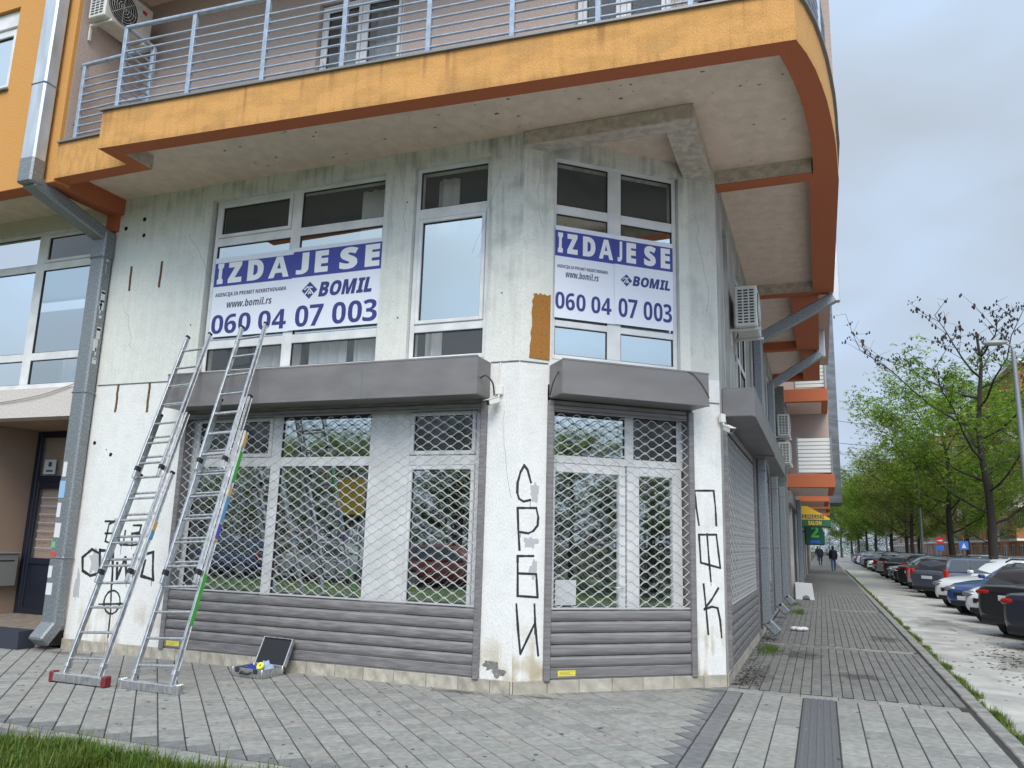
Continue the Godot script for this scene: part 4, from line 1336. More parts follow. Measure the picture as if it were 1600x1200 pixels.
func letters(parent: Node, xf: Transform3D, text: String, x0: float, x1: float, y0: float, y1: float, z: float, m: String, heavy := 0.0, slant := 0.0, called := "lettering", serif := false) -> void:
	var f := SystemFont.new()
	f.font_names = PackedStringArray(["Droid Serif" if serif else "Droid Sans"])
	f.font_weight = 700
	var font: Font = f
	if heavy > 0.0:
		var v := FontVariation.new()
		v.base_font = f
		v.variation_embolden = heavy
		font = v
	var tm := TextMesh.new()
	tm.text = text
	tm.font = font
	tm.font_size = 48
	tm.pixel_size = 0.01
	tm.depth = 0.02
	tm.curve_step = 2.0
	var a := tm.get_mesh_arrays()
	var box := tm.get_aabb()
	var src: PackedVector3Array = a[Mesh.ARRAY_VERTEX]
	if src.is_empty():
		push_error("no letters: " + text)
		return
	var lo := src[0]
	var hi := src[0]
	for p in src:
		lo = lo.min(p)
		hi = hi.max(p)
	var out := PackedVector3Array()
	var sh := slant * (y1 - y0)
	for p in src:
		var u := (p.x - lo.x) / (hi.x - lo.x)
		var w := (p.y - lo.y) / (hi.y - lo.y)
		out.append(xf * Vector3(x0 + u * (x1 - x0 - sh) + w * sh, y0 + w * (y1 - y0), z + 0.0006 * (1.0 if p.z > 0.0 else 0.0)))
	var nn := PackedVector3Array()
	for q in a[Mesh.ARRAY_NORMAL]: nn.append(xf.basis * q)
	var b := []
	b.resize(Mesh.ARRAY_MAX)
	b[Mesh.ARRAY_VERTEX] = out
	b[Mesh.ARRAY_NORMAL] = nn
	b[Mesh.ARRAY_INDEX] = a[Mesh.ARRAY_INDEX]
	var am := ArrayMesh.new()
	am.add_surface_from_arrays(Mesh.PRIMITIVE_TRIANGLES, b)
	put(called, am, mats[m], parent)

func banner(xf: Transform3D, label: String, sheets: Array, words: Array) -> void:
	var o := thing("banner", label, "banner", xf.origin, 0.0, "rental banners on the upper windows")
	var rel := Transform3D(xf.basis, Vector3.ZERO)
	var i := 0
	for sh in sheets:   # x0, x1, y0, y1, band y0, band y1
		var z := -0.042 + 0.006 * i
		var n := 12
		var s := shp(rel)
		for k in n:
			var a: float = lerpf(sh[0], sh[1], k / float(n))
			var b: float = lerpf(sh[0], sh[1], (k + 1) / float(n))
			s.quad(Vector3(a, sh[2], z), Vector3(b, sh[2], z), Vector3(b, sh[3], z), Vector3(a, sh[3], z))
			s.quad(Vector3(b, sh[2], z - 0.0012), Vector3(a, sh[2], z - 0.0012), Vector3(a, sh[3], z - 0.0012), Vector3(b, sh[3], z - 0.0012))
		var p := put("sheet", s, mats.banner_vinyl, o)
		s = shp(rel)
		s.quad(Vector3(sh[0], sh[4], z + 0.001), Vector3(sh[1], sh[4], z + 0.001), Vector3(sh[1], sh[5], z + 0.001), Vector3(sh[0], sh[5], z + 0.001))
		put("blue_stripe", s, mats.banner_blue, p)
		i += 1
	for w in words:
		letters(o, rel, w[0], w[1], w[2], w[3], w[4], -0.042 + 0.006 * w[6] + 0.002, w[5], w[7], w[8], "lettering", false)

func logo(o: Node, rel: Transform3D, c: Vector2, r: Vector2, z: float) -> void:
	var s := shp(rel)
	s.plate(PackedVector2Array([c + Vector2(-r.x, 0), c + Vector2(0, -r.y), c + Vector2(r.x, 0), c + Vector2(0, r.y)]), z, z + 0.0006)
	var d := put("emblem", s, mats.banner_navy, o)
	s = shp(rel)
	for e in [[[-0.5, -0.42], [0.0, 0.22]], [[0.0, 0.22], [0.5, -0.42]], [[-0.12, -0.42], [0.05, -0.12]], [[0.05, -0.12], [0.2, -0.42]], [[-0.62, 0.1], [-0.25, 0.42]], [[-0.25, 0.42], [-0.05, 0.22]], [[0.02, 0.4], [0.35, 0.3]]]:
		s.stroke([c + Vector2(e[0][0], e[0][1]) * r, c + Vector2(e[1][0], e[1][1]) * r], r.x * 0.13, z + 0.0007, z + 0.0012)
	put("emblem_lines", s, mats.banner_white, d)

func banners() -> void:
	banner(FACE_FRONT, "white and blue rental banner across the wide window by the ladders", [[-4.70, -3.34, 4.305, 5.47, 5.042, 5.392], [-3.36, -1.955, 4.31, 5.475, 5.048, 5.42]], [
		["I", -4.648, -4.545, 5.082, 5.385, "banner_white", 0, 1.6, 0.0], ["Z", -4.455, -4.22, 5.082, 5.385, "banner_white", 0, 1.3, 0.0], ["D", -4.12, -3.85, 5.082, 5.385, "banner_white", 0, 1.3, 0.0], ["A", -3.76, -3.42, 5.082, 5.385, "banner_white", 0, 0.55, 0.0],
		["J", -3.30, -3.10, 5.09, 5.395, "banner_white", 1, 1.3, 0.0], ["E", -3.00, -2.79, 5.09, 5.395, "banner_white", 1, 1.3, 0.0], ["S", -2.61, -2.33, 5.09, 5.395, "banner_white", 1, 1.3, 0.0], ["E", -2.22, -2.00, 5.09, 5.395, "banner_white", 1, 1.3, 0.0],
		["AGENCIJA ZA PROMET NEKRETNINAMA", -4.65, -3.44, 4.875, 4.945, "ink_dark", 0, 0.0, 0.0], ["www.bomil.rs", -4.44, -3.66, 4.715, 4.825, "ink_dark", 0, 0.0, 0.12],
		["060 04", -4.665, -3.40, 4.345, 4.625, "banner_navy", 0, 0.0, 0.0], ["07 003", -3.25, -1.99, 4.35, 4.645, "banner_navy", 1, 0.0, 0.0],
		["BOMIL", -2.91, -2.06, 4.745, 4.95, "banner_navy", 1, 0.9, 0.18]])
	logo(get_node("banner"), FACE_FRONT, Vector2(-3.055, 4.85), Vector2(0.125, 0.12), -0.034)
	banner(FACE_CORNER, "white and blue rental banner on the window of the cut off corner", [[0.44, 1.26, 4.295, 5.475, 5.08, 5.415], [1.245, 2.075, 4.30, 5.47, 5.084, 5.41]], [
		["I", 0.475, 0.54, 5.125, 5.385, "banner_white", 0, 1.6, 0.0], ["Z", 0.60, 0.74, 5.125, 5.385, "banner_white", 0, 1.3, 0.0], ["D", 0.81, 0.98, 5.125, 5.385, "banner_white", 0, 1.3, 0.0], ["A", 1.03, 1.225, 5.125, 5.385, "banner_white", 0, 0.55, 0.0],
		["J", 1.285, 1.35, 5.12, 5.39, "banner_white", 1, 1.3, 0.0], ["E", 1.41, 1.545, 5.12, 5.39, "banner_white", 1, 1.3, 0.0], ["S", 1.66, 1.83, 5.12, 5.39, "banner_white", 1, 1.3, 0.0], ["E", 1.90, 2.035, 5.12, 5.39, "banner_white", 1, 1.3, 0.0],
		["AGENCIJA ZA PROMET NEKRETNINAMA", 0.468, 1.156, 4.92, 4.972, "ink_dark", 0, 0.0, 0.0], ["www.bomil.rs", 0.577, 1.032, 4.815, 4.905, "ink_dark", 0, 0.0, 0.12],
		["060 04", 0.452, 1.205, 4.40, 4.622, "banner_navy", 0, 0.0, 0.0], ["07 003", 1.30, 2.055, 4.40, 4.645, "banner_navy", 1, 0.0, 0.0],
		["BOMIL", 1.495, 2.05, 4.825, 4.958, "banner_navy", 1, 0.9, 0.18]])
	logo(get_node("banner2"), Transform3D(FACE_CORNER.basis, Vector3.ZERO), Vector2(1.41, 4.885), Vector2(0.08, 0.08), -0.034)

func ladder(label: String, foot: Vector3, head: Vector3, parts: Array, bar: Array, red: bool, tapes: Array) -> void:
	var up := (head - foot).normalized()
	var right := (Vector3.RIGHT - up * up.x).normalized()
	var out := right.cross(up)
	var o := thing("ladder", label, "ladder", foot, 0.0, "extension ladders leaning on the shutter box")
	var fr := Transform3D(Basis(right, up, out), Vector3.ZERO)
	for i in parts.size():
		var p: Array = parts[i]   # width, from, to, offset
		var sec := node("section", o)
		for sd in [-1.0, 1.0]:
			var s := shp(fr)
			var x: float = sd * p[0] / 2.0
			s.box(Vector3(x - 0.013, p[1], p[3] - 0.03), Vector3(x + 0.013, p[2], p[3] + 0.03), 0.004)
			for e in [-0.03, 0.022]: s.box(Vector3(minf(x, x + sd * 0.018), p[1] + 0.001, p[3] + e), Vector3(maxf(x, x + sd * 0.018), p[2] - 0.001, p[3] + e + 0.008), 0.002)
			put("side_rail", s, mats.aluminium, sec)
			s = shp(fr)
			s.box(Vector3(x - 0.018, p[2] - 0.002, p[3] - 0.034), Vector3(x + 0.018, p[2] + 0.03, p[3] + 0.034), 0.006)
			put("rail_cap", s, mats.black_rubber, sec)
			s = shp(fr)
			s.box(Vector3(x - 0.022, p[1] + 0.10, p[3] - 0.040), Vector3(x + 0.022, p[1] + 0.16, p[3] + 0.036), 0.006)
			put("guide_bracket", s, mats.black_rubber if i else mats.aluminium, sec)
		var t: float = p[1] + 0.20
		while t < p[2] - 0.06:
			var s := shp(fr)
			s.box(Vector3(-p[0] / 2.0 + 0.012, t - 0.013, p[3] - 0.015), Vector3(p[0] / 2.0 - 0.012, t + 0.013, p[3] + 0.015), 0.007)
			put("rung", s, mats.aluminium, sec)
			t += 0.28
	var s := shp()
	var dx: float = bar[0]
	s.box(Vector3(dx - 0.365, -0.055, -0.02), Vector3(dx + 0.365, 0.035, 0.06), 0.008)
	put("base_bar", s, mats.aluminium, o)
	for sd in [-1.0, 1.0]:
		s = shp()
		s.box(Vector3(dx + sd * 0.375 - 0.03, -0.065, -0.03), Vector3(dx + sd * 0.375 + 0.03, 0.05, 0.07), 0.012)
		put("rubber_foot", s, mats.ladder_red if red else mats.aluminium, o)
	for e in tapes:   # from, to, material, side shift
		s = shp(fr)
		var x: float = parts[0][0] / 2.0
		s.box(Vector3(x + 0.004, e[0], parts[0][3] - 0.034), Vector3(x + 0.021 + e[3], e[1], parts[0][3] + 0.024 + e[3]), 0.004)
		put("tape", s, mats[e[2]], o)

func ladders() -> void:
	ladder("aluminium extension ladder with red feet in front of the black graffiti", Vector3(-4.27, 0.065, 1.75), Vector3(-4.525, 4.17, 0.20), [[0.50, 0.0, 2.40, 0.0], [0.435, 1.02, 3.22, 0.065], [0.37, 2.30, 4.40, 0.13]], [0.0], true, [[1.66, 1.78, "tape_orange", 0.0], [1.56, 1.66, "tape_blue", 0.001]])
	ladder("aluminium extension ladder with green, blue and orange tapes on its rail", Vector3(-3.36, 0.055, 1.68), Vector3(-3.62, 4.25, 0.20), [[0.52, 0.0, 2.95, 0.0], [0.45, 1.05, 3.40, 0.065], [0.37, 2.40, 4.46, 0.13]], [0.0], false, [[0.62, 1.18, "tape_green", 0.0], [1.72, 2.22, "tape_orange", 0.0], [1.55, 1.72, "tape_orange", 0.001], [1.78, 2.10, "tape_blue", 0.002], [1.58, 1.76, "tape_navy", 0.0015], [2.28, 2.68, "tape_green", 0.0], [2.74, 2.92, "tape_orange", 0.0]])

func tool_case() -> void:
	var at := Vector3(-3.035, 0.0, 0.40)
	var o := thing("tool_case", "open aluminium tool case on the pavement below the wide shutter", "case", at, -0.10)
	var s := shp()
	s.box(Vector3(-0.23, 0.005, -0.17), Vector3(0.23, 0.018, 0.17))
	for e in [[-0.23, -0.222, -0.17, 0.17], [0.222, 0.23, -0.17, 0.17], [-0.222, 0.222, -0.17, -0.162], [-0.222, 0.222, 0.162, 0.17]]:
		s.box(Vector3(e[0], 0.018, e[2]), Vector3(e[1], 0.10, e[3]), 0.003)
	put("tray", s, mats.aluminium, o)
	s = shp()
	s.box(Vector3(-0.221, 0.019, -0.161), Vector3(0.221, 0.045, 0.161))
	put("lining", s, mats.case_lining, o)
	var lx := Transform3D(Basis(Vector3.RIGHT, -0.42), Vector3(0.0, 0.10, -0.17))
	s = shp(lx)
	for e in [[-0.23, -0.218, 0.0, 0.33], [0.218, 0.23, 0.0, 0.33], [-0.218, 0.218, 0.0, 0.012], [-0.218, 0.218, 0.318, 0.33]]:
		s.box(Vector3(e[0], e[2], -0.05), Vector3(e[1], e[3], 0.0), 0.003)
	s.box(Vector3(-0.229, 0.001, -0.054), Vector3(0.229, 0.329, -0.049))
	var lid := put("lid", s, mats.aluminium, o)
	s = shp(lx)
	s.box(Vector3(-0.217, 0.013, -0.047), Vector3(0.217, 0.317, -0.02))
	put("lid_lining", s, mats.case_lining, lid)
	for x in [-0.15, 0.13]:
		s = shp()
		s.box(Vector3(x - 0.03, 0.05, 0.17), Vector3(x + 0.03, 0.105, 0.182), 0.004)
		put("latch", s, mats.ac_dark, o)
	s = shp()
	s.tube([Vector3(-0.08, 0.06, 0.17), Vector3(-0.075, 0.045, 0.205), Vector3(0.055, 0.045, 0.205), Vector3(0.06, 0.06, 0.17)], 0.011, 6)
	put("handle", s, mats.black_rubber, o)
	for e in [[-0.225, 0.165], [0.225, 0.165], [0.225, -0.165], [-0.225, -0.165]]:
		s = shp()
		s.blob(Vector3(e[0], 0.055, e[1]), Vector3(0.018, 0.055, 0.018), 6, 8)
		put("corner_cap", s, mats.aluminium, o)
	var f := noise(2.2, 91, 3)
	for e in [["cloth", "dark blue cloth lying in the open tool case", "cloth_blue", Vector3(-0.07, 0.045, 0.02), Vector3(0.13, 0.085, 0.10)], ["cloth", "grey blue bag bulging from the open tool case", "cloth_grey", Vector3(0.09, 0.045, -0.03), Vector3(0.12, 0.15, 0.10)]]:
		s = shp()
		var n := 14
		for i in n:
			for k in n:
				var q := []
				for c in [[i, k + 1], [i + 1, k + 1], [i + 1, k], [i, k]]:
					var u: float = c[0] / float(n) * 2.0 - 1.0
					var w: float = c[1] / float(n) * 2.0 - 1.0
					var d := clampf(1.0 - sqrt(u * u + w * w), 0.0, 1.0)
					q.append(Vector3(u * e[4].x, e[4].y * sqrt(d) * (0.75 + 0.6 * f.get_noise_2d(u * 1.2 + e[3].x * 50, w * 1.2)), w * e[4].z))
				s.quad(q[0], q[1], q[2], q[3])
		var m := put(e[0], s, mats[e[2]], self)
		m.position = at + (e[3] as Vector3).rotated(Vector3.UP, -0.10)
		tag(m, e[1], "cloth")
	s = shp(Transform3D(Basis(Vector3.RIGHT, 0.9), Vector3.ZERO))
	s.lathe([Vector2(0.016, -0.012), Vector2(0.042, -0.012), Vector2(0.045, 0.0), Vector2(0.042, 0.012), Vector2(0.016, 0.012), Vector2(0.016, -0.012)], 16)
	var roll := put("tape_roll", s, mats.tape_yellow, self)
	roll.position = at + Vector3(0.10, 0.125, 0.085)
	tag(roll, "bright yellow roll of tape on the open tool case", "tape roll")

func far_signs() -> void:
	# hairdresser's awning, pharmacy-like sign and loose things along the street wall
	var o := thing("awning", "yellow and green hairdresser awning jutting over the pavement", "awning", Vector3(0, 0, -26.0))
	var s := shp()
	s.plate(PackedVector2Array([Vector2(2.45, 2.74), Vector2(3.58, 2.74), Vector2(3.50, 2.84), Vector2(2.72, 3.28), Vector2(2.45, 3.28)]), -2.6, 0.0)
	put("canopy", s, mats.awning_yellow, o)
	s = shp()
	s.box(Vector3(2.45, 2.48, -2.6), Vector3(3.60, 2.738, 0.01))
	put("valance", s, mats.awning_green, o)
	letters(o, Transform3D(), "FRIZERSKI", 2.52, 3.35, 2.78, 2.94, 0.002, "ink_dark", 0.6)
	letters(o, Transform3D(), "SALON", 2.74, 3.24, 2.53, 2.69, 0.012, "awning_yellow", 0.6)
	for x in [2.46, 3.56]:
		s = shp()
		s.tube([Vector3(2.08, 3.4, -0.1), Vector3(x, 2.8, -0.1)], 0.015, 5)
		put("strut", s, mats.galvanised, o)
	o = thing("shop_sign", "small dark green sign with a lime numeral and blue foot", "sign", Vector3(2.95, 2.25, -33.0))
	s = shp()
	s.box(Vector3(-0.48, -0.5, -0.1), Vector3(0.42, 0.55, 0.1), 0.05)
	put("panel", s, mats.sign_green, o)
	letters(o, Transform3D(), "2", -0.2, 0.16, -0.14, 0.40, 0.103, "sign_lime", 0.3)
	s = shp()
	s.box(Vector3(-0.25, -0.42, 0.1), Vector3(0.2, -0.26, 0.106))
	put("blue_strip", s, mats.sign_blue, o)
	s = shp()
	var arc := []
	for i in 9: arc.append(Vector2(0.02 + 0.40 * cos(0.2 + i * 0.17), 0.05 + 0.46 * sin(0.2 + i * 0.17)))
	s.stroke(arc, 0.07, 0.1, 0.107)
	put("white_arc", s, mats.paper, o)
	s = shp()
	s.box(Vector3(-0.85, 0.1, -0.03), Vector3(-0.46, 0.16, 0.03))
	put("arm", s, mats.ac_dark, o)
	o = thing("box", "white box with a notch standing against the street wall", "box", Vector3(2.62, 0.0, -19.2))
	s = shp()
	s.plate(PackedVector2Array([Vector2(-0.26, 0), Vector2(-0.06, 0), Vector2(-0.05, 0.10), Vector2(0.05, 0.15), Vector2(0.15, 0.10), Vector2(0.17, 0), Vector2(0.30, 0), Vector2(0.24, 0.50), Vector2(-0.26, 0.52)]), -0.4, 0.0)
	put("body", s, mats.paper, o)
	for e in [[Vector3(2.72, 0.0, -9.0), "crumpled white paper lying by the second drainpipe", 71]]:
		s = shp()
		var f := noise(1.5, e[2], 2)
		for k in 3: s.blob(Vector3(0.09 * k - 0.1, 0.04, 0.05 * sin(k * 2.0)), Vector3(0.09, 0.045, 0.07), 5, 7)
		var m := put("crumpled_paper", s, mats.paper, self)
		m.position = e[0]
		tag(m, e[1], "paper")

# ---------------------------------------------------------------- ground, paving, road
func paver_mesh(w: float, d: float, h := 0.05) -> ArrayMesh:
	var key := "paver%.3f_%.3f" % [w, d]
	if not shapes.has(key):
		var s := shp()
		s.box(Vector3(-w / 2, -h, -d / 2), Vector3(w / 2, 0.0, d / 2), 0.005)
		shapes[key] = s.mesh()
	return shapes[key]

func lay(items: Array, parent: Node, called: String, keep: int, eye: Vector3) -> void:   # [mesh, transform, material]: the ones that show largest singly, the rest joined
	items.sort_custom(func(a, b): return eye.distance_squared_to(a[1].origin) < eye.distance_squared_to(b[1].origin))
	var rest := {}
	for i in items.size():
		var e: Array = items[i]
		if i < keep:
			var o := put(called, e[0], e[2], parent)
			o.transform = e[1]
			continue
		if not rest.has(e[2]): rest[e[2]] = SurfaceTool.new()
		rest[e[2]].append_from(e[0], 0, e[1])
	var merged := ArrayMesh.new()
	var n := 0
	var list := []
	for m in rest:
		merged = rest[m].commit(merged)
		merged.surface_set_material(n, m)
		n += 1
	if n:
		var o := MeshInstance3D.new()
		o.name = called + "_field"
		o.mesh = merged
		parent.add_child(o, true)
		o.set_meta("kind", "stuff")

func build_ground() -> void:
	var eye := Vector3(3.2, 1.65, 8.4)
	var g := setting("ground", "bare earth around the block")
	var s := shp()
	s.box(Vector3(-220, -0.6, -320), Vector3(220, -0.16, 120))
	put("earth", s, mats.soil, g)
	g = setting("road", "pale asphalt lane beside the pavement")
	s = shp()
	s.box(Vector3(4.80, -0.155, -320), Vector3(24.0, -0.10, 60))
	put("asphalt", s, mats.road_surface, g)
	s = shp()
	for i in 40:
		var z := -4.0 - i * 3.6
		var d := Vector3(0.7, 0, -0.7)
		var a := Vector3(6.9, -0.096, z)
		var b := a + d * 6.0
		var w := Vector3(0.045, 0, 0.045)
		s.quad(a - w, a + w, b + w, b - w)
	put("bay_line", s, mats.mark_white, g)
	s = shp()
	s.box(Vector3(12.5, -0.12, -3.0), Vector3(26.0, -0.06, 14.0))
	put("verge", s, mats.grass_blade, g)
	# the diagonal paving in front of the shop
	g = setting("forecourt_paving", "grey concrete pavers laid diagonally in front of the shop")
	s = shp()
	s.flat([Vector2(-14, 0.0), Vector2(0, 0.0), Vector2(CA, -CB), Vector2(4.62, -CB), Vector2(4.62, 9.0), Vector2(-1.0, 9.0), Vector2(-1.4, 3.75), Vector2(-14, 3.75)], -0.12, -0.008)
	put("bed", s, mats.joint_soil, g)
	var region := PackedVector2Array([Vector2(-9.4, 0.0), Vector2(0, 0.0), Vector2(2.10, -1.76), Vector2(2.10, 6.5), Vector2(0.8, 6.5), Vector2(0.8, 3.28), Vector2(-9.4, 3.28)])
	var r2 := sqrt(2.0)
	var full := paver_mesh(0.1895, 0.1975)
	var items := []
	for iu in range(-60, 30):
		for iw in range(-60, 60):
			var u := (iu + 0.5) * 0.2 + 0.1
			var w := (iw + 0.5) * 0.2
			var x := (u + w) / r2
			var z := (w - u) / r2
			if x < -9.8 or x > 2.4 or z < -2.2 or z > 6.8: continue
			# the cell: u across (wide joint), w along (tight joint)
			var hu := 0.0950
			var hw := 0.0986
			var cell := PackedVector2Array()
			for e in [[-1, -1], [1, -1], [1, 1], [-1, 1]]:
				var uu: float = u + e[0] * hu
				var ww: float = w + e[1] * hw
				cell.append(Vector2((uu + ww) / r2, (ww - uu) / r2))
			var cut := Geometry2D.intersect_polygons(cell, region)
			if cut.is_empty(): continue
			var tilt := Basis(Vector3(rng.randfn(0, 1), 0, rng.randfn(0, 1)).normalized(), rng.randfn(0.0, 0.004))
			var lift := rng.randf_range(-0.0025, 0.002)
			var p: PackedVector2Array = cut[0]
			var area := 0.0
			for i in p.size(): area += p[i].cross(p[(i + 1) % p.size()]) / 2.0
			var dark := x > 1.93 or z > 3.15
			var m: Material = mats["dark_paver%d" % rng.randi_range(0, 1)] if dark else mats["paver%d" % rng.randi_range(0, 3)]
			if absf(absf(area) - 4.0 * hu * hw) < 1e-5:
				items.append([full, Transform3D(tilt * Basis(Vector3.UP, PI / 4), Vector3(x, lift, z)), m])
			elif absf(area) > 0.002:
				var c := Vector2()
				for q in p: c += q / p.size()
				var loc := []
				for q in p: loc.append((q - c) * 0.985)
				var sh := shp()
				sh.flat(loc, -0.05, 0.0)
				items.append([sh.mesh(), Transform3D(tilt, Vector3(c.x, lift, c.y)), m])
	lay(items, g, "paver", 300, eye + Vector3(-2.5, 0, 0))
	# three narrow rows between the paving and the lawn
	items = []
	for row in 3:
		var x := -9.4
		var zc := 3.345 + row * 0.115
		while x < 0.78:
			items.append([paver_mesh(0.205, 0.105), Transform3D(Basis(Vector3.UP, rng.randfn(0, 0.01)), Vector3(x + 0.1 * (row % 2), rng.randf_range(-0.003, 0.001), zc)), mats["dark_paver%d" % rng.randi_range(0, 1)] if rng.randf() < 0.25 else mats["paver%d" % rng.randi_range(0, 3)]])
			x += 0.213
	lay(items, g, "edging_paver", 150, eye)
	# ---- pavement along the street
	g = setting("pavement", "grey paved pavement with a tactile strip along the street wall")
	s = shp()
	s.box(Vector3(2.05, -0.14, -24.0), Vector3(4.62, -0.018, -CB - 0.002))
	put("bed", s, mats.joint_soil, g)
	s = shp()
	s.box(Vector3(2.05, -0.14, -320.0), Vector3(4.62, -0.001, -24.0))
	put("far_surface", s, mats.far_pavement, g)
	items = []
	var cols := [2.29, 2.50, 2.715, 2.935, 3.275, 3.49, 3.71, 3.925, 4.14, 4.355, 4.57]
	for i in cols.size() - 1:
		if i == 3: continue
		var z := -1.46
		var w: float = cols[i + 1] - cols[i]
		if i % 2:
			items.append([paver_mesh(snappedf(w - 0.011, 0.005), 0.196), Transform3D(Basis(), Vector3((cols[i] + cols[i + 1]) / 2, 0.0, z + 0.1)), mats["paver%d" % rng.randi_range(0, 3)]])
			z += 0.2
		while z < 5.0:
			items.append([paver_mesh(snappedf(w - 0.011, 0.005), 0.396), Transform3D(Basis(Vector3(rng.randfn(0, 1), 0, rng.randfn(0, 1)).normalized(), rng.randfn(0, 0.003)), Vector3((cols[i] + cols[i + 1]) / 2, rng.randf_range(-0.002, 0.002), z + 0.2)), mats["paver%d" % rng.randi_range(0, 3)]])
			z += 0.4
	var z := -1.46
	while z < 5.0:
		items.append([paver_mesh(0.165, 0.196), Transform3D(Basis(), Vector3(2.195, rng.randf_range(-0.002, 0.002), z + 0.1)), mats["dark_paver%d" % rng.randi_range(0, 1)]])
		z += 0.2
	var x := 2.2
	while x < 4.55:
		items.append([paver_mesh(0.395, 0.19), Transform3D(Basis(), Vector3(x + 0.1, rng.randf_range(-0.002, 0.002), -1.565)), mats["paver%d" % rng.randi_range(0, 3)]])
		x += 0.4
	lay(items, g, "slab", 300, eye)
	items = []
	var tact := shp()
	tact.box(Vector3(-0.162, -0.05, -0.162), Vector3(0.162, -0.002, 0.162), 0.003)
	for i in 5: tact.box(Vector3(-0.145 + i * 0.0625, -0.003, -0.158), Vector3(-0.145 + i * 0.0625 + 0.036, 0.004, 0.158), 0.003)
	var tm := tact.mesh()
	z = -1.29
	while z < 5.0:
		items.append([tm, Transform3D(Basis(), Vector3(3.105, 0.0, z)), mats.tactile_grey])
		z += 0.33
	lay(items, g, "tactile_tile", 300, eye)
	items = []
	for i in 22:
		z = -1.675 - (0.11 if i % 2 else 0.0)
		var xc := 2.16 + 0.113 * i
		while z > -23.8:
			if (z < -6.35 and z > -6.62) or (z < -15.3 and z > -15.6):
				z -= 0.222
				continue
			var wob := 0.012 * sin(z * 0.8 + i * 0.3)
			items.append([paver_mesh(0.105, 0.2125), Transform3D(Basis(Vector3(rng.randfn(0, 1), 0, rng.randfn(0, 1)).normalized(), rng.randfn(0, 0.008)), Vector3(xc + wob * 0.3, rng.randf_range(-0.004, 0.001) + 0.006 * sin(xc * 2.0 + z * 0.7), z - 0.11)), mats["brick_paver%d" % rng.randi_range(0, 2)]])
			z -= 0.222
	lay(items, g, "brick", 300, eye)
	items = []
	for zz in [-6.50, -15.46]:
		for i in 6: items.append([paver_mesh(0.39, 0.24), Transform3D(Basis(), Vector3(2.33 + 0.4 * i, 0.0, zz)), mats["kerb_stone"]])
	lay(items, g, "band_slab", 300, eye)
	# ---- kerb stones
	g = setting("kerb", "worn concrete kerb between the pavement and the road")
	items = []
	var ks := shp()
	ks.box(Vector3(-0.075, -0.3, -0.494), Vector3(0.075, 0.0, 0.494), 0.012)
	var km := ks.mesh()
	z = 9.0
	while z > -95.0:
		items.append([km, Transform3D(Basis(Vector3.UP, rng.randfn(0, 0.004)), Vector3(4.705, rng.randf_range(-0.01, 0.004), z)), mats.kerb_stone])
		z -= 1.0
	lay(items, g, "kerb_stone", 300, eye)
	# ---- lawn
	g = setting("lawn", "ragged green lawn beside the paving")
	s = shp()
	s.flat([Vector2(-16, 3.72), Vector2(-2.2, 3.72), Vector2(-1.5, 4.1), Vector2(-1.3, 9.0), Vector2(-0.9, 15.0), Vector2(-30, 15.0), Vector2(-30, 3.72)], -0.15, 0.0)
	put("turf", s, mats.grass_blade, g)
	blades("grass", "dense green grass with weeds at the paving's edge", func() -> Vector3:
		var p := Vector3(rng.randf_range(-5.2, -1.5), 0.0, 3.80 + absf(rng.randfn(0, 1.0)) * 0.6)
		p.z += 0.12 * sin(p.x * 4.0) * rng.randf()
		if rng.randf() < 0.07: p = Vector3(rng.randf_range(-2.2, 0.3), 0.0, 3.72 + absf(rng.randfn(0, 0.18)))
		return p, 24000, 0.085, 0.022)
	blades("roadside_weeds", "strip of green weeds growing along the kerb", func() -> Vector3:
		var zz := 0.6 - pow(rng.randf(), 1.6) * 62.0
		return Vector3(4.815 + absf(rng.randfn(0, 0.045)) + 0.03 * sin(zz * 3.0), -0.1, zz + 0.3 * sin(zz * 5.0)), 6500, 0.06, 0.020)
	for e in [[Vector3(2.36, 0, -5.4), "small tuft of weeds and dirt beside the first drainpipe", 0.16], [Vector3(2.55, 0, -13.6), "green weeds growing at the foot of the street wall", 0.22], [Vector3(2.3, 0, -16.6), "patch of weeds beside the white box", 0.2]]:
		var c: Vector3 = e[0]
		var r: float = e[2]
		blades("weed_tuft", e[1], func() -> Vector3: return c + Vector3(rng.randfn(0, r * 0.6), 0, rng.randfn(0, r * 1.6)), 150, 0.06, 0.02)
	blades("balcony_weeds", "weeds sprouting along the balcony's metal coping", func() -> Vector3:
		var bx: float = [-2.0, -1.7, 1.35, 1.7, 2.15][rng.randi_range(0, 4)] + rng.randfn(0, 0.16)
		return Vector3(bx, 6.945, 1.63 - 0.0584 * (bx + 5.2) + rng.randfn(0, 0.02)), 130, 0.055, 0.02)
	g = setting("ground_stains", "dark damp stains and spots on the paving")
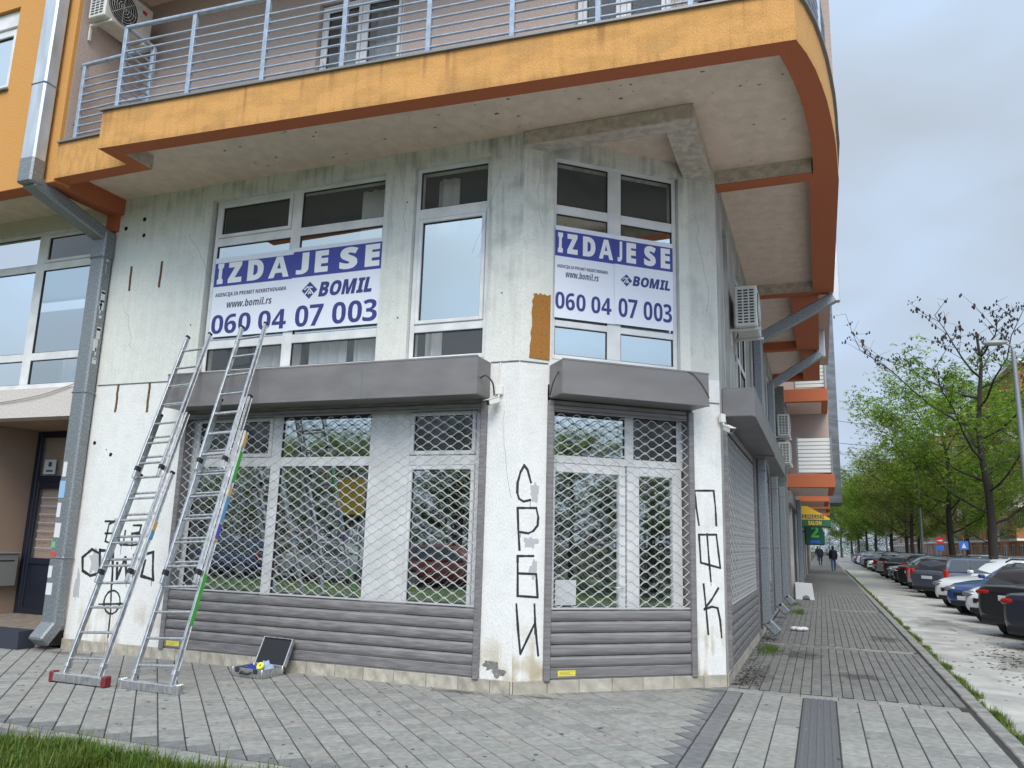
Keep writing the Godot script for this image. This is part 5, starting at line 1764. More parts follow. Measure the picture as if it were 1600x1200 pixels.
	for e in [[-0.55, 0.16, 0.35, 0.07], [0.35, 0.02, 0.25, 0.06], [1.9, -1.40, 0.22, 0.10], [-4.9, 2.9, 0.5, 0.25], [-6.2, 0.3, 0.5, 0.12], [3.6, -3.4, 0.35, 0.25], [2.8, -5.2, 0.35, 0.5], [4.2, -8.4, 0.3, 0.5], [2.35, -2.6, 0.18, 0.9], [6.4, -7.0, 0.8, 1.3], [5.8, -14.0, 0.6, 1.6], [6.7, -4.2, 0.6, 0.9]]:
		for lay2 in 2:
			var f := noise(0.9, int(e[0] * 37 + e[1] * 91) + lay2, 3)
			var poly := []
			for i in 30:
				var a := TAU * i / 30.0
				var k := (1.0 + 0.8 * f.get_noise_2d(cos(a) * 1.5, sin(a) * 1.5)) * (1.0 - 0.35 * lay2)
				poly.append(Vector2(e[0] + cos(a) * e[2] * k, e[1] + sin(a) * e[3] * k))
			s = shp()
			s.flat(poly, (-0.0965 if e[0] > 4.9 else 0.0045) + 0.0015 * lay2, (-0.096 if e[0] > 4.9 else 0.005) + 0.0015 * lay2)
			put("stain", s, mats.ground_stain, g)
	s = shp()
	for i in 130:
		var c := Vector2(rng.randf_range(-6.0, 1.8), rng.randf_range(0.15, 3.2)) if i < 90 else Vector2(rng.randf_range(2.3, 4.5), rng.randf_range(-9.0, 2.0))
		var poly := []
		var r := rng.randf_range(0.008, 0.022)
		for k in 8: poly.append(c + Vector2.from_angle(TAU * k / 8.0) * r * rng.randf_range(0.8, 1.2))
		s.flat(poly, 0.0045, 0.0056)
	put("gum_specks", s, mats.soot_stain, g).set_meta("kind", "stuff")
	litter("leaf_litter", "scatter of brown dead leaves on the road by the parked cars", func() -> Vector3: return Vector3(6.3 + rng.randfn(0, 0.42), -0.097, -6.6 + rng.randfn(0, 1.8)), 420, mats.leaf_litter, 0.06)
	litter("fallen_scraps", "tiny leaves and scraps scattered over the forecourt", func() -> Vector3: return Vector3(rng.randf_range(-5.5, 2.0), 0.003, rng.randf_range(0.1, 3.2)), 160, mats.leaf_litter, 0.022)
	litter("pale_scraps", "tiny pale scraps along the foot of the shop wall", func() -> Vector3: return Vector3(rng.randf_range(-6.0, 4.4), 0.003, rng.randf_range(0.05, 3.0)), 60, mats.paper, 0.016)
	litter("dirt_crumbs", "dirt gathered at the foot of the street wall", func() -> Vector3: return Vector3(2.12 + absf(rng.randfn(0, 0.13)), 0.003, -1.9 - pow(rng.randf(), 1.3) * 9.0), 800, mats.joint_soil, 0.035)

func litter(called: String, label: String, where: Callable, n: int, m: Material, size: float) -> void:
	var s := shp()
	s.tri(Vector3(-0.5, 0.02, -0.3), Vector3(0.1, 0.15, 0.5), Vector3(0.5, 0.0, -0.1))
	s.tri(Vector3(-0.5, 0.02, -0.3), Vector3(0.5, 0.0, -0.1), Vector3(0.0, 0.1, -0.55))
	scatter(called, label, s.mesh(), m, n, where, size, false)

func blades(called: String, label: String, where: Callable, n: int, h: float, w: float) -> void:
	var s := shp()
	for k in 6:
		var a := TAU * k / 6.0 + 0.4 * sin(k * 3.0)
		var o := Vector3(cos(a), 0, sin(a)) * (0.7 + 0.4 * sin(k * 5.0))
		var side := Vector3(-sin(a), 0, cos(a)) * 0.035
		var root := o * 0.35
		var mid := o * 0.5 + Vector3.UP * (0.55 + 0.1 * sin(k * 2.0))
		var tip := o * 0.95 + Vector3.UP * (0.95 + 0.3 * sin(k * 4.0))
		s.quad(root - side, root + side, mid + side * 0.8, mid - side * 0.8)
		s.tri(mid - side * 0.8, mid + side * 0.8, tip)
	scatter(called, label, s.mesh(), mats.grass_blade, n, where, h, true)

func scatter(called: String, label: String, mesh: Mesh, m: Material, n: int, where: Callable, size: float, tint: bool) -> void:
	var mm := MultiMesh.new()
	mm.transform_format = MultiMesh.TRANSFORM_3D
	mm.use_colors = tint
	mm.mesh = mesh
	mm.instance_count = n
	for i in n:
		var k := size * rng.randf_range(0.5, 1.3) * (1.7 if tint and rng.randf() < 0.06 else 1.0)
		mm.set_instance_transform(i, Transform3D(Basis(Vector3.UP, rng.randf() * TAU).scaled(Vector3.ONE * k), where.call()))
		if tint:
			var f := rng.randf_range(0.55, 1.15)
			mm.set_instance_color(i, Color(f * rng.randf_range(0.7, 1.6), f, f * 0.8))
	var o := MultiMeshInstance3D.new()
	o.name = called
	o.multimesh = mm
	o.material_override = m
	add_child(o, true)
	tag(o, label, "", "", "stuff")

# ---------------------------------------------------------------- trees
func tree(called: String, label: String, at: Vector3, h: float, sd: int, leafy: float, tint: Color, bare_top := false, group := "trees along the parking lane") -> Node3D:
	var R := RandomNumberGenerator.new()
	R.seed = sd
	var o := thing(called, label, "tree", at, 0.0, group)
	var wood := shp()
	var tips := []
	var bare := []
	var lead := []
	for i in 9: lead.append(Vector3(0.10 * sin(i * 1.3 + sd), h * 0.95 * i / 8.0, 0.10 * cos(i * 0.9 + sd)) * Vector3(i / 4.0, 1, i / 4.0))
	var rad := []
	for i in 9: rad.append(h * 0.0165 * pow(1.0 - i / 9.0, 0.8) + 0.012)
	rad[0] *= 1.35
	wood.tube(lead, rad, 9)
	var twigs := shp()
	var n_main := 17
	for b in n_main:
		var t := 0.26 + 0.68 * b / n_main
		var k := t * 8.0
		var base: Vector3 = lead[int(k)].lerp(lead[mini(int(k) + 1, 8)], k - int(k))
		var az := b * 2.4 + R.randf() * 0.6
		var reach := h * (0.33 * sin(PI * clampf((t - 0.10) / 0.90, 0.0, 1.0)) + 0.06)
		var rise := R.randf_range(0.45, 0.9)
		var pts := [base]
		for i in 5:
			var f := (i + 1) / 5.0
			pts.append(base + Vector3(cos(az), 0, sin(az)) * reach * f + Vector3.UP * reach * rise * pow(f, 1.4) + Vector3(R.randfn(0, 1), R.randfn(0, 0.6), R.randfn(0, 1)) * 0.09 * f * reach * 0.5)
		wood.tube(pts, [h * 0.0052, h * 0.0042, h * 0.0033, h * 0.0024, h * 0.0017, h * 0.0010], 5, false)
		for j in 9:
			var f := 0.3 + 0.7 * j / 8.0
			var q := f * 5.0
			var st: Vector3 = pts[int(q)].lerp(pts[mini(int(q) + 1, 5)], q - int(q))
			var a2 := az + (1.0 if j % 2 else -1.0) * R.randf_range(0.4, 1.3)
			var l2 := reach * R.randf_range(0.22, 0.42)
			var en := st + Vector3(cos(a2), R.randf_range(0.25, 1.0), sin(a2)) * l2
			var md := (st + en) / 2.0 + Vector3.UP * R.randf_range(-0.1, 0.04) * l2
			twigs.tube([st, md, en], [h * 0.0014, h * 0.001, h * 0.0006], 3, false)
			var into := bare if bare_top and (st.y > h * 0.74) else tips
			for e in 3:
				var p := md.lerp(en, e / 2.0)
				into.append(p)
				var l3 := l2 * 0.45
				var side := p + Vector3(R.randfn(0, 1), R.randfn(0.4, 0.6), R.randfn(0, 1)).normalized() * l3
				twigs.tube([p, side], [h * 0.0007, h * 0.0004], 3, false)
				into.append(side)
	put("trunk", wood, mats.bark, o)
	put("twigs", twigs, mats.twig_dark if bare_top else mats.bark, o)
	put("crown", crown_mesh(R, tips, int(maxf(1.0, 11.0 * leafy)), tint, sd, 0.28, 0.125), mats.leaf, o)
	if bare.size():
		var seeds := shp()
		for p in bare:
			if R.randf() < 0.55:
				for k in 3: seeds.blob(p + Vector3(R.randfn(0, 0.05), R.randfn(0, 0.06), R.randfn(0, 0.05)), Vector3(0.035, 0.06, 0.035) * R.randf_range(0.7, 1.4), 3, 5)
		put("buds", seeds, mats.twig_dark, o, "dark clumps of buds on the bare upper twigs")
	return o

func crown_mesh(R: RandomNumberGenerator, tips: Array, per: int, tint: Color, sd: int, spread: float, size: float) -> ArrayMesh:   # sprays of small pointed leaves round each twig
	var c := noise(0.35, sd, 2)
	var v := PackedVector3Array()
	var n := PackedVector3Array()
	var cl := PackedColorArray()
	var ix := PackedInt32Array()
	for p in tips:
		var dens: float = c.get_noise_3dv(p * 1.3)
		for k in per:
			if dens < -0.25 and R.randf() < 0.6: continue
			var mid: Vector3 = p + Vector3(R.randfn(0, 1), R.randfn(0, 0.8), R.randfn(0, 1)) * spread
			var f := R.randf_range(0.6, 1.3) * (1.0 + 0.5 * dens)
			var col := Color(tint.r * f * R.randf_range(0.85, 1.25), tint.g * f, tint.b * f)
			var a0 := R.randf() * TAU
			for j in 5:
				var z := size * R.randf_range(0.7, 1.6)
				var a := a0 + TAU * j / 5.0
				var e := R.randf_range(-0.7, 0.6)
				var d := Vector3(cos(a) * cos(e), sin(e), sin(a) * cos(e)) * z
				var sv := d.cross(Vector3.UP).normalized() * z * 0.26
				var m := mid + d * 0.5 - Vector3.UP * z * 0.08
				var i0 := v.size()
				var tip := mid + d - Vector3.UP * z * 0.25
				v.append(mid + d * 0.1)
				v.append(m + sv)
				v.append(tip)
				v.append(m - sv)
				var nn := d.cross(sv).normalized()
				var flip := nn.y < 0.0
				if flip: nn = -nn
				for q in 4:
					n.append(nn)
					cl.append(col)
				for q in ([0, 2, 1, 0, 3, 2] if flip else [0, 1, 2, 0, 2, 3]): ix.append(i0 + q)
	var a := []
	a.resize(Mesh.ARRAY_MAX)
	a[Mesh.ARRAY_VERTEX] = v
	a[Mesh.ARRAY_NORMAL] = n
	a[Mesh.ARRAY_COLOR] = cl
	a[Mesh.ARRAY_INDEX] = ix
	var m := ArrayMesh.new()
	m.add_surface_from_arrays(Mesh.PRIMITIVE_TRIANGLES, a)
	return m

func shrub(label: String, at: Vector3, size: Vector3, sd: int, tint: Color, group: String) -> Node3D:
	var R := RandomNumberGenerator.new()
	R.seed = sd
	var o := thing("shrub", label, "shrub", at, 0.0, group)
	var tips := []
	var s := shp()
	for i in 150:
		var a := R.randf() * TAU
		var r := sqrt(R.randf())
		var y := R.randf_range(0.1, 1.0)
		var p := Vector3(cos(a) * r * size.x * sqrt(1.05 - y * y * 0.8), y * size.y, sin(a) * r * size.z * sqrt(1.05 - y * y * 0.8))
		tips.append(p)
		if i % 4 == 0: s.tube([Vector3(p.x * 0.15, 0, p.z * 0.15), p * Vector3(0.6, 0.6, 0.6), p], [0.03, 0.02, 0.006], 4, false)
	put("stems", s, mats.bark, o)
	put("foliage", crown_mesh(R, tips, 16, tint, sd, 0.22 * size.y * 0.6, 0.15), mats.leaf, o)
	return o

func plant_trees() -> void:
	var green := Color(0.20, 0.30, 0.05)
	var olive := Color(0.22, 0.25, 0.06)
	var lime := Color(0.235, 0.33, 0.055)
	tree("tree", "nearest street tree with bare dark budded top twigs over green leaves", Vector3(9.75, -0.1, -29.5), 11.6, 5, 1.15, green, true)
	tree("tree", "bright green tree just past the nearest street tree", Vector3(10.1, -0.1, -43.0), 11.0, 8, 1.1, lime)
	tree("tree", "taller thin branching tree partly cut off by the frame edge", Vector3(14.6, -0.1, -36.0), 10.8, 12, 0.8, olive, true)
	var a := tree("tree", "sparse olive leaved tree with a pale crown along the parking lane", Vector3(9.9, -0.1, -62.0), 9.6, 21, 0.75, olive)
	var b := tree("tree", "dense light green tree in the middle of the far row", Vector3(9.6, -0.1, -78.0), 10.2, 34, 1.2, lime)
	copy_of(a, Vector3(10.2, -0.1, -70.0), 2.0, "second sparse olive tree along the parking lane")
	copy_of(b, Vector3(9.0, -0.1, -92.0), 1.1, "first of the light green trees that merge at the row's far end")
	copy_of(b, Vector3(8.6, -0.1, -104.0), 2.6, "second of the light green trees that merge at the row's far end")
	copy_of(b, Vector3(8.2, -0.1, -118.0), 4.1, "third of the light green trees that merge at the row's far end")
	copy_of(b, Vector3(7.8, -0.1, -134.0), 5.4, "fourth of the light green trees that merge at the row's far end")
	copy_of(b, Vector3(6.6, -0.1, -152.0), 0.4, "fifth of the light green trees that merge at the row's far end")
	copy_of(a, Vector3(14.5, -0.1, -58.0), 3.0, "olive tree in the second row before the orange block")
	copy_of(b, Vector3(15.5, -0.1, -74.0), 3.6, "light green tree in the second row before the orange block")
	copy_of(b, Vector3(13.8, -0.1, -96.0), 0.9, "light green tree in the second row before the pinkish block")
	var names := ["farthest west", "second from the west", "third from the west", "fourth from the west", "nearest the lane"]
	for i in 5: copy_of(b, Vector3(-27.0 + 5.2 * i, -0.1, 23.0 + 1.5 * sin(i * 2.0)), i * 1.7, "leafy tree across the lawn, " + names[i] + ", seen only in glass", "trees across the lawn").scale = Vector3.ONE * 0.6
	var sh := shrub("low dark green shrub at the far end of the street", Vector3(4.6, -0.1, -172.0), Vector3(4.2, 4.4, 2.6), 77, Color(0.12, 0.16, 0.035), "shrubs at the far end of the street")
	copy_of(sh, Vector3(9.5, -0.1, -165.0), 1.0, "wide shrub under the last trees of the row")
	copy_of(sh, Vector3(-0.5, -0.1, -180.0), 2.2, "shrub closing the pavement's far end")
	copy_of(sh, Vector3(14.0, -0.1, -172.0), 3.1, "shrub beyond the lane before the pinkish block")
	for i in 5: copy_of(sh, Vector3(-27.0 + 5.5 * i, -0.1, 21.0), i * 1.3, "hedge shrub across the lawn, " + names[i] + ", seen only in glass", "hedge across the lawn")
	copy_of(a, Vector3(16.5, -0.1, 3.0), 0.5, "olive tree across the lane, seen only in the corner door's glass", "trees across the lane").scale = Vector3.ONE * 0.55
	copy_of(b, Vector3(18.5, -0.1, 8.5), 1.5, "leafy tree across the lane, seen only in the corner door's glass", "trees across the lane").scale = Vector3.ONE * 0.55
	for i in 3: copy_of(sh, Vector3(19.5, -0.1, 1.0 + 5.0 * i), PI / 2 + i, "shrub across the lane, " + ["first", "second", "third"][i] + " of three seen only in the corner door's glass", "shrubs across the lane")
	var bd := thing("billboard", "plain yellow board on two posts across the lawn", "billboard", Vector3(-12.6, -0.1, 16.0))
	var t := shp()
	t.box(Vector3(-0.55, 2.45, -0.03), Vector3(0.55, 3.75, 0.03), 0.01)
	put("board", t, mats.awning_yellow, bd)
	for x in [-0.45, 0.45]:
		t = shp()
		t.tube([Vector3(x, 0, 0.06), Vector3(x, 3.6, 0.06)], 0.04, 6)
		put("post", t, mats.galvanised, bd)

# ---------------------------------------------------------------- cars
func loft(s: Shape, rings: Array, smooth := true) -> void:   # rings of points of equal count, from rear to front
	var n: int = rings[0].size()
	var nor := []
	for i in rings.size():
		var row := []
		for k in n:
			var a: Vector3 = rings[mini(i + 1, rings.size() - 1)][k] - rings[maxi(i - 1, 0)][k]
			var b: Vector3 = rings[i][(k + 1) % n] - rings[i][(k - 1 + n) % n]
			row.append(b.cross(a).normalized() * -1.0)
		nor.append(row)
	for i in rings.size() - 1:
		for k in n:
			var j := (k + 1) % n
			if smooth: s.quad_n(rings[i][k], rings[i + 1][k], rings[i + 1][j], rings[i][j], nor[i][k], nor[i + 1][k], nor[i + 1][j], nor[i][j])
			else: s.quad(rings[i][k], rings[i + 1][k], rings[i + 1][j], rings[i][j])
	for e in [0, rings.size() - 1]:
		var c := Vector3()
		for p in rings[e]: c += p / n
		for k in n:
			var j := (k + 1) % n
			if e == 0: s.tri(c, rings[e][k], rings[e][j])
			else: s.tri(c, rings[e][j], rings[e][k])

# style: [length, width, height, bonnet height, boot height, cabin base rear, roof rear, roof front, cabin base front] along x, nose at +x
func car(label: String, paint: String, st: Dictionary, at: Vector3, turn: float, group := "cars parked at an angle along the lane") -> Node3D:
	var o := thing("parked_car", label, "car", at, turn, group)
	var L: float = st.l / 2.0
	var W: float = st.w / 2.0
	var pm: Material = mats["paint_" + paint]
	var s := shp()
	var rings := []
	for e in [[-1.0, 0.80, 0.42, st.boot - 0.16], [-0.985, 0.90, 0.33, st.boot - 0.06], [-0.95, 0.96, 0.27, st.boot], [-0.80, 1.0, 0.22, st.boot + 0.02], [-0.5, 1.0, 0.20, st.belt], [0.1, 1.0, 0.20, st.belt - 0.02], [0.42, 1.0, 0.20, st.hood + 0.03], [0.62, 0.99, 0.21, st.hood], [0.82, 0.95, 0.23, st.hood - 0.06], [0.93, 0.87, 0.25, st.hood - 0.14], [0.985, 0.76, 0.31, st.hood - 0.25], [1.0, 0.66, 0.40, st.hood - 0.33]]:
		var x: float = e[0] * L
		var w: float = e[1] * W
		var yb: float = e[2]
		var yt: float = e[3]
		var half := [Vector2(0.0, yb), Vector2(w * 0.80, yb), Vector2(w * 0.96, yb + 0.06), Vector2(w * 1.0, lerpf(yb, yt, 0.35)), Vector2(w * 0.995, lerpf(yb, yt, 0.62)), Vector2(w * 0.965, lerpf(yb, yt, 0.86)), Vector2(w * 0.90, yt - 0.015), Vector2(w * 0.72, yt + 0.012), Vector2(0.0, yt + 0.03)]
		var ring := []
		for q in half: ring.append(Vector3(x, q.y, q.x))
		for i in range(half.size() - 2, 0, -1): ring.append(Vector3(x, half[i].y, -half[i].x))
		rings.append(ring)
	loft(s, rings)
	put("body", s, pm, o)
	# cabin: painted shell, windows a little proud of it
	var xr0: float = st.rear0 * L
	var xr1: float = st.rear1 * L
	var xf1: float = st.front1 * L
	var xf0: float = st.front0 * L
	var yb: float = st.belt - 0.03
	var yr: float = st.h
	var wb := W * 0.93
	var wr := W * 0.72
	s = shp()
	rings = []
	for e in [[xr0, xr0, 0.0], [lerpf(xr0, xr1, 0.55), xr0, 0.6], [xr1, xr0, 0.93], [lerpf(xr1, xf1, 0.3), xr0, 1.0], [lerpf(xr1, xf1, 0.7), xf0, 1.0], [xf1, xf0, 0.95], [lerpf(xf0, xf1, 0.5), xf0, 0.55], [xf0, xf0, 0.0]]:
		var y: float = lerpf(yb + 0.005, yr, e[2])
		var w: float = lerpf(wb, wr, e[2])
		var x: float = e[0]
		rings.append([Vector3(x, yb - 0.1, wb), Vector3(x, lerpf(yb, y, 0.5), lerpf(wb, w, 0.5)), Vector3(x, y - 0.035, w), Vector3(x, y, w - 0.09), Vector3(x, y + 0.018, 0), Vector3(x, y, -w + 0.09), Vector3(x, y - 0.035, -w), Vector3(x, lerpf(yb, y, 0.5), -lerpf(wb, w, 0.5)), Vector3(x, yb - 0.1, -wb)])
	loft(s, rings)
	put("roof_shell", s, pm, o)
	var side := func(x: float, t: float, sg: float) -> Vector3: return Vector3(x, lerpf(yb, yr - 0.035, t), sg * (lerpf(wb, wr, t) + 0.010))
	var lim := func(t: float) -> Array: return [lerpf(xr0, xr1, t) + 0.10, lerpf(xf0, xf1, t) - 0.10]
	for sg in [1.0, -1.0]:
		var n: int = st.panes
		for k in n:
			s = shp()
			var q := []
			for c in [[k, 0.10], [k + 1, 0.10], [k + 1, 0.88], [k, 0.88]]:
				var a: Array = lim.call(c[1])
				var f: float = clampf(c[0] / float(n), 0.0, 1.0)
				var g: float = 0.025 if c[0] == k and k > 0 else (-0.025 if c[0] == k + 1 and k < n - 1 else 0.0)
				q.append(side.call(lerpf(a[0], a[1], f) + g, c[1], sg))
			if sg > 0: s.quad(q[0], q[1], q[2], q[3])
			else: s.quad(q[1], q[0], q[3], q[2])
			put("side_window", s, mats.car_glass, o)
	for e in [[xr0, xr1, -1.0, "rear_window"], [xf0, xf1, 1.0, "windscreen"]]:
		s = shp()
		var q := []
		for c in [[0.14, -1.0], [0.14, 1.0], [0.86, 1.0], [0.86, -1.0]]:
			var t: float = c[0] * 0.93
			q.append(Vector3(lerpf(e[0], e[1], c[0]) + e[2] * 0.02, lerpf(yb, yr, t) + 0.02, c[1] * (lerpf(wb, wr, t) - 0.07)))
		if e[2] < 0: s.quad(q[0], q[1], q[2], q[3])
		else: s.quad(q[1], q[0], q[3], q[2])
		put(e[3], s, mats.car_glass, o)
	# wheels
	for x in [-0.60 * L, 0.635 * L]:
		for sg in [1.0, -1.0]:
			var t := Transform3D(Basis(Vector3.RIGHT, PI / 2 * sg), Vector3(x, 0.32, sg * (W - 0.10)))
			s = shp(t)
			s.lathe([Vector2(0.0, -0.1), Vector2(0.365, -0.1), Vector2(0.365, 0.088), Vector2(0.34, 0.092), Vector2(0.0, 0.092)], 18)
			put("wheel_arch", s, mats.trim_black, o)
			var wl := node("wheel", o)
			s = shp(t)
			s.lathe([Vector2(0.20, -0.08), Vector2(0.31, -0.08), Vector2(0.32, -0.04), Vector2(0.32, 0.08), Vector2(0.30, 0.105), Vector2(0.21, 0.108)], 20)
			put("tyre", s, mats.tyre, wl)
			s = shp(t)
			s.lathe([Vector2(0.212, 0.10), Vector2(0.20, 0.108), Vector2(0.18, 0.09), Vector2(0.05, 0.098), Vector2(0.0, 0.104)], 20)
			for k in 5:
				var a := TAU * k / 5.0
				s.rail(Vector3(cos(a) * 0.03, 0.102, sin(a) * 0.03), Vector3(cos(a) * 0.2, 0.102, sin(a) * 0.2), 0.045, 0.014)
			put("rim", s, mats.alloy, wl)
	# lamps, grille, plates
	for sg in [1.0, -1.0]:
		s = shp()
		var hx := L * 0.925
		var hz: float = sg * W * 0.67
		s.blob(Vector3(hx - 0.03, st.hood - 0.215, hz), Vector3(0.27, 0.08, 0.22), 6, 14)
		put("headlight", s, mats.lamp_clear, o)
		s = shp()
		if st.tall:
			s.box(Vector3(-L * 0.985, st.boot - 0.36, sg * W * 0.90 - 0.09), Vector3(-L * 0.93, st.boot + 0.06, sg * W * 0.90 + 0.09), 0.03)
		else:
			s.blob(Vector3(-L * 0.955, st.boot - 0.15, sg * W * (0.64 if st.rails else 0.74)), Vector3(0.11, 0.09, 0.36 if st.rails else 0.26), 6, 12)
		put("tail_light", s, mats.lamp_red, o)
		s = shp()
		s.box(Vector3(xf0 - 0.30, yb + 0.06, sg * (W + 0.02) - 0.03), Vector3(xf0 - 0.16, yb + 0.18, sg * (W + 0.14) + 0.03 * sg), 0.03) if sg > 0 else s.box(Vector3(xf0 - 0.30, yb + 0.06, -W - 0.17), Vector3(xf0 - 0.16, yb + 0.18, -W + 0.01), 0.03)
		put("mirror", s, pm, o)
		for k in 2:
			s = shp()
			s.box(Vector3(-0.02 - 0.95 * k, st.belt - 0.17, sg * W * 0.985 - 0.02), Vector3(0.14 - 0.95 * k, st.belt - 0.14, sg * W * 0.985 + 0.02), 0.008)
			put("door_handle", s, pm, o)
	s = shp()
	s.box(Vector3(L * 0.965, 0.48, -W * 0.46), Vector3(L * 1.004, 0.62, W * 0.46), 0.02)
	put("grille", s, mats.trim_black, o)
	s = shp()
	s.box(Vector3(L * 0.94, 0.255, -W * 0.60), Vector3(L * 1.003, 0.38, W * 0.60), 0.02)
	put("lower_grille", s, mats.trim_black, o)
	s = shp()
	s.box(Vector3(-L * 1.012, 0.27, -W * 0.84), Vector3(-L * 0.93, 0.43, W * 0.84), 0.04)
	put("rear_bumper", s, mats.trim_black, o)
	for e in [[L * 1.004, 0.41, 1.0], [-L * 1.002, st.boot - 0.30, -1.0]]:
		s = shp()
		s.box(Vector3(minf(e[0], e[0] + e[2] * 0.012), e[1], -0.26), Vector3(maxf(e[0], e[0] + e[2] * 0.012), e[1] + 0.11, 0.26), 0.003)
		put("number_plate", s, mats.plate_white, o)
	s = shp()
	s.blob(Vector3(L * 0.995, 0.60, 0), Vector3(0.02, 0.05, 0.05), 5, 9)
	put("badge", s, mats.chrome, o)
	if st.rails:
		for sg in [1.0, -1.0]:
			s = shp()
			s.tube([Vector3(xr1 - 0.05, yr + 0.0, sg * (wr - 0.06)), Vector3(xr1 + 0.1, yr + 0.06, sg * (wr - 0.06)), Vector3(xf1 - 0.2, yr + 0.06, sg * (wr - 0.06)), Vector3(xf1, yr, sg * (wr - 0.06))], 0.018, 6)
			put("roof_rail", s, mats.trim_black, o)
	return o

func park_cars() -> void:
	var hatch := {"l": 4.05, "w": 1.74, "h": 1.47, "hood": 0.94, "boot": 0.98, "belt": 0.95, "rear0": -0.95, "rear1": -0.62, "front1": 0.08, "front0": 0.50, "panes": 2, "tall": true, "rails": false}
	var sedan := {"l": 4.55, "w": 1.78, "h": 1.45, "hood": 0.92, "boot": 1.0, "belt": 0.95, "rear0": -0.72, "rear1": -0.40, "front1": 0.04, "front0": 0.40, "panes": 2, "tall": false, "rails": false}
	var wagon := {"l": 4.75, "w": 1.83, "h": 1.52, "hood": 0.94, "boot": 1.0, "belt": 0.98, "rear0": -0.97, "rear1": -0.80, "front1": 0.12, "front0": 0.46, "panes": 3, "tall": true, "rails": true}
	var suv := {"l": 4.4, "w": 1.85, "h": 1.66, "hood": 1.06, "boot": 1.08, "belt": 1.05, "rear0": -0.95, "rear1": -0.70, "front1": 0.06, "front0": 0.40, "panes": 3, "tall": false, "rails": true}
	var cross := {"l": 4.55, "w": 1.84, "h": 1.54, "hood": 0.95, "boot": 1.05, "belt": 1.0, "rear0": -0.95, "rear1": -0.70, "front1": 0.0, "front0": 0.32, "panes": 3, "tall": false, "rails": true}
	var back := deg_to_rad(36.0)          # tail towards the lane
	var nose := deg_to_rad(36.0) + PI     # nose towards the lane
	var y := -0.1
	car("dark purple sedan cut off by the frame edge, tail to the lane", "navy", sedan, Vector3(8.62, y, -9.9), back)
	car("black hatchback with wide dark red tail lights", "black", cross, Vector3(8.62, y, -12.4), back)
	var w := car("white sedan with its nose between a black and a blue car", "white", sedan, Vector3(8.75, y, -15.8), nose)
	car("blue sedan with its nose to the lane", "blue", sedan, Vector3(8.7, y, -18.6), nose)
	car("white sport utility car with its nose to the lane", "white", cross, Vector3(8.75, y, -21.5), nose)
	car("slate grey estate car with tall red tail lights and roof rails", "slate", wagon, Vector3(8.75, y, -26.9), back)
	var ha := car("silver hatchback with red tail lights beside the slate estate", "silver", hatch, Vector3(8.6, y, -30.2), back)
	copy_of(car("black sedan with its nose to the lane beyond the silver hatchback", "black", sedan, Vector3(8.7, y, -37.2), nose), Vector3(8.7, y, -33.8), back, "black sedan tail to the lane between silver hatchback and another black sedan")
	var bl: Node3D = get_node("parked_car8")
	car("sage grey sedan with its nose to the lane", "sage", sedan, Vector3(8.7, y, -40.6), nose)
	var sv := car("silver estate, tail to the lane, past the sage sedan", "silver", wagon, Vector3(8.7, y, -47.4), back)
	var rd := car("dark hatchback with bright red tail lights past the sage sedan", "black", hatch, Vector3(8.6, y, -44.0), back)
	var row := [[bl, nose, "black sedan, nose out, directly past the silver estate"], [rd, back, "dark hatchback with red lamps two places past the silver estate"], [ha, nose, "silver hatchback, nose out, three places past the silver estate"], [w, nose, "white sedan, nose out, four places past the silver estate"], [bl, back, "black sedan, tail out, five places past the silver estate"], [sv, back, "second silver estate down the row"], [rd, nose, "dark hatchback, nose out, past the second silver estate"], [bl, nose, "black sedan, nose out, well down the row"], [w, back, "white sedan, tail out, well down the row"], [ha, back, "silver hatchback, tail out, well down the row"], [rd, back, "last dark hatchback with red lamps down the row"], [bl, nose, "black sedan fourth from the row's far end"], [sv, nose, "silver estate third from the row's far end"], [bl, back, "black sedan second from the row's far end"], [w, nose, "white car at the row's far end"]]
	for i in row.size(): copy_of(row[i][0], Vector3(8.65, y, -50.8 - 3.4 * i), row[i][1], row[i][2])
	var g := "cars in the second parking row"
	copy_of(w, Vector3(15.2, y, -44.0), back, "white roof of a sedan in the second parking row", g)
	copy_of(sv, Vector3(15.0, y, -50.0), back, "silver roof of an estate in the second parking row", g)
	copy_of(w, Vector3(15.0, y, -57.0), nose, "white sedan roof behind the slate estate", g)
	copy_of(sv, Vector3(14.8, y, -65.0), nose, "silver roof between the trunks of the far trees", g)
	copy_of(rd, Vector3(14.6, y, -73.0), nose, "dark roof farthest along the second parking row", g)
	car("red car across the lawn that shows only in the shop glass", "red", hatch, Vector3(-8.8, y, 17.0), 0.0, "cars across the lawn")
	copy_of(w, Vector3(-13.6, y, 17.3), 0.0, "white car across the lawn that shows only in the shop glass", "cars across the lawn")
	car("blue car across the lawn that shows only in the shop glass", "blue", hatch, Vector3(-18.6, y, 17.0), PI, "cars across the lawn")

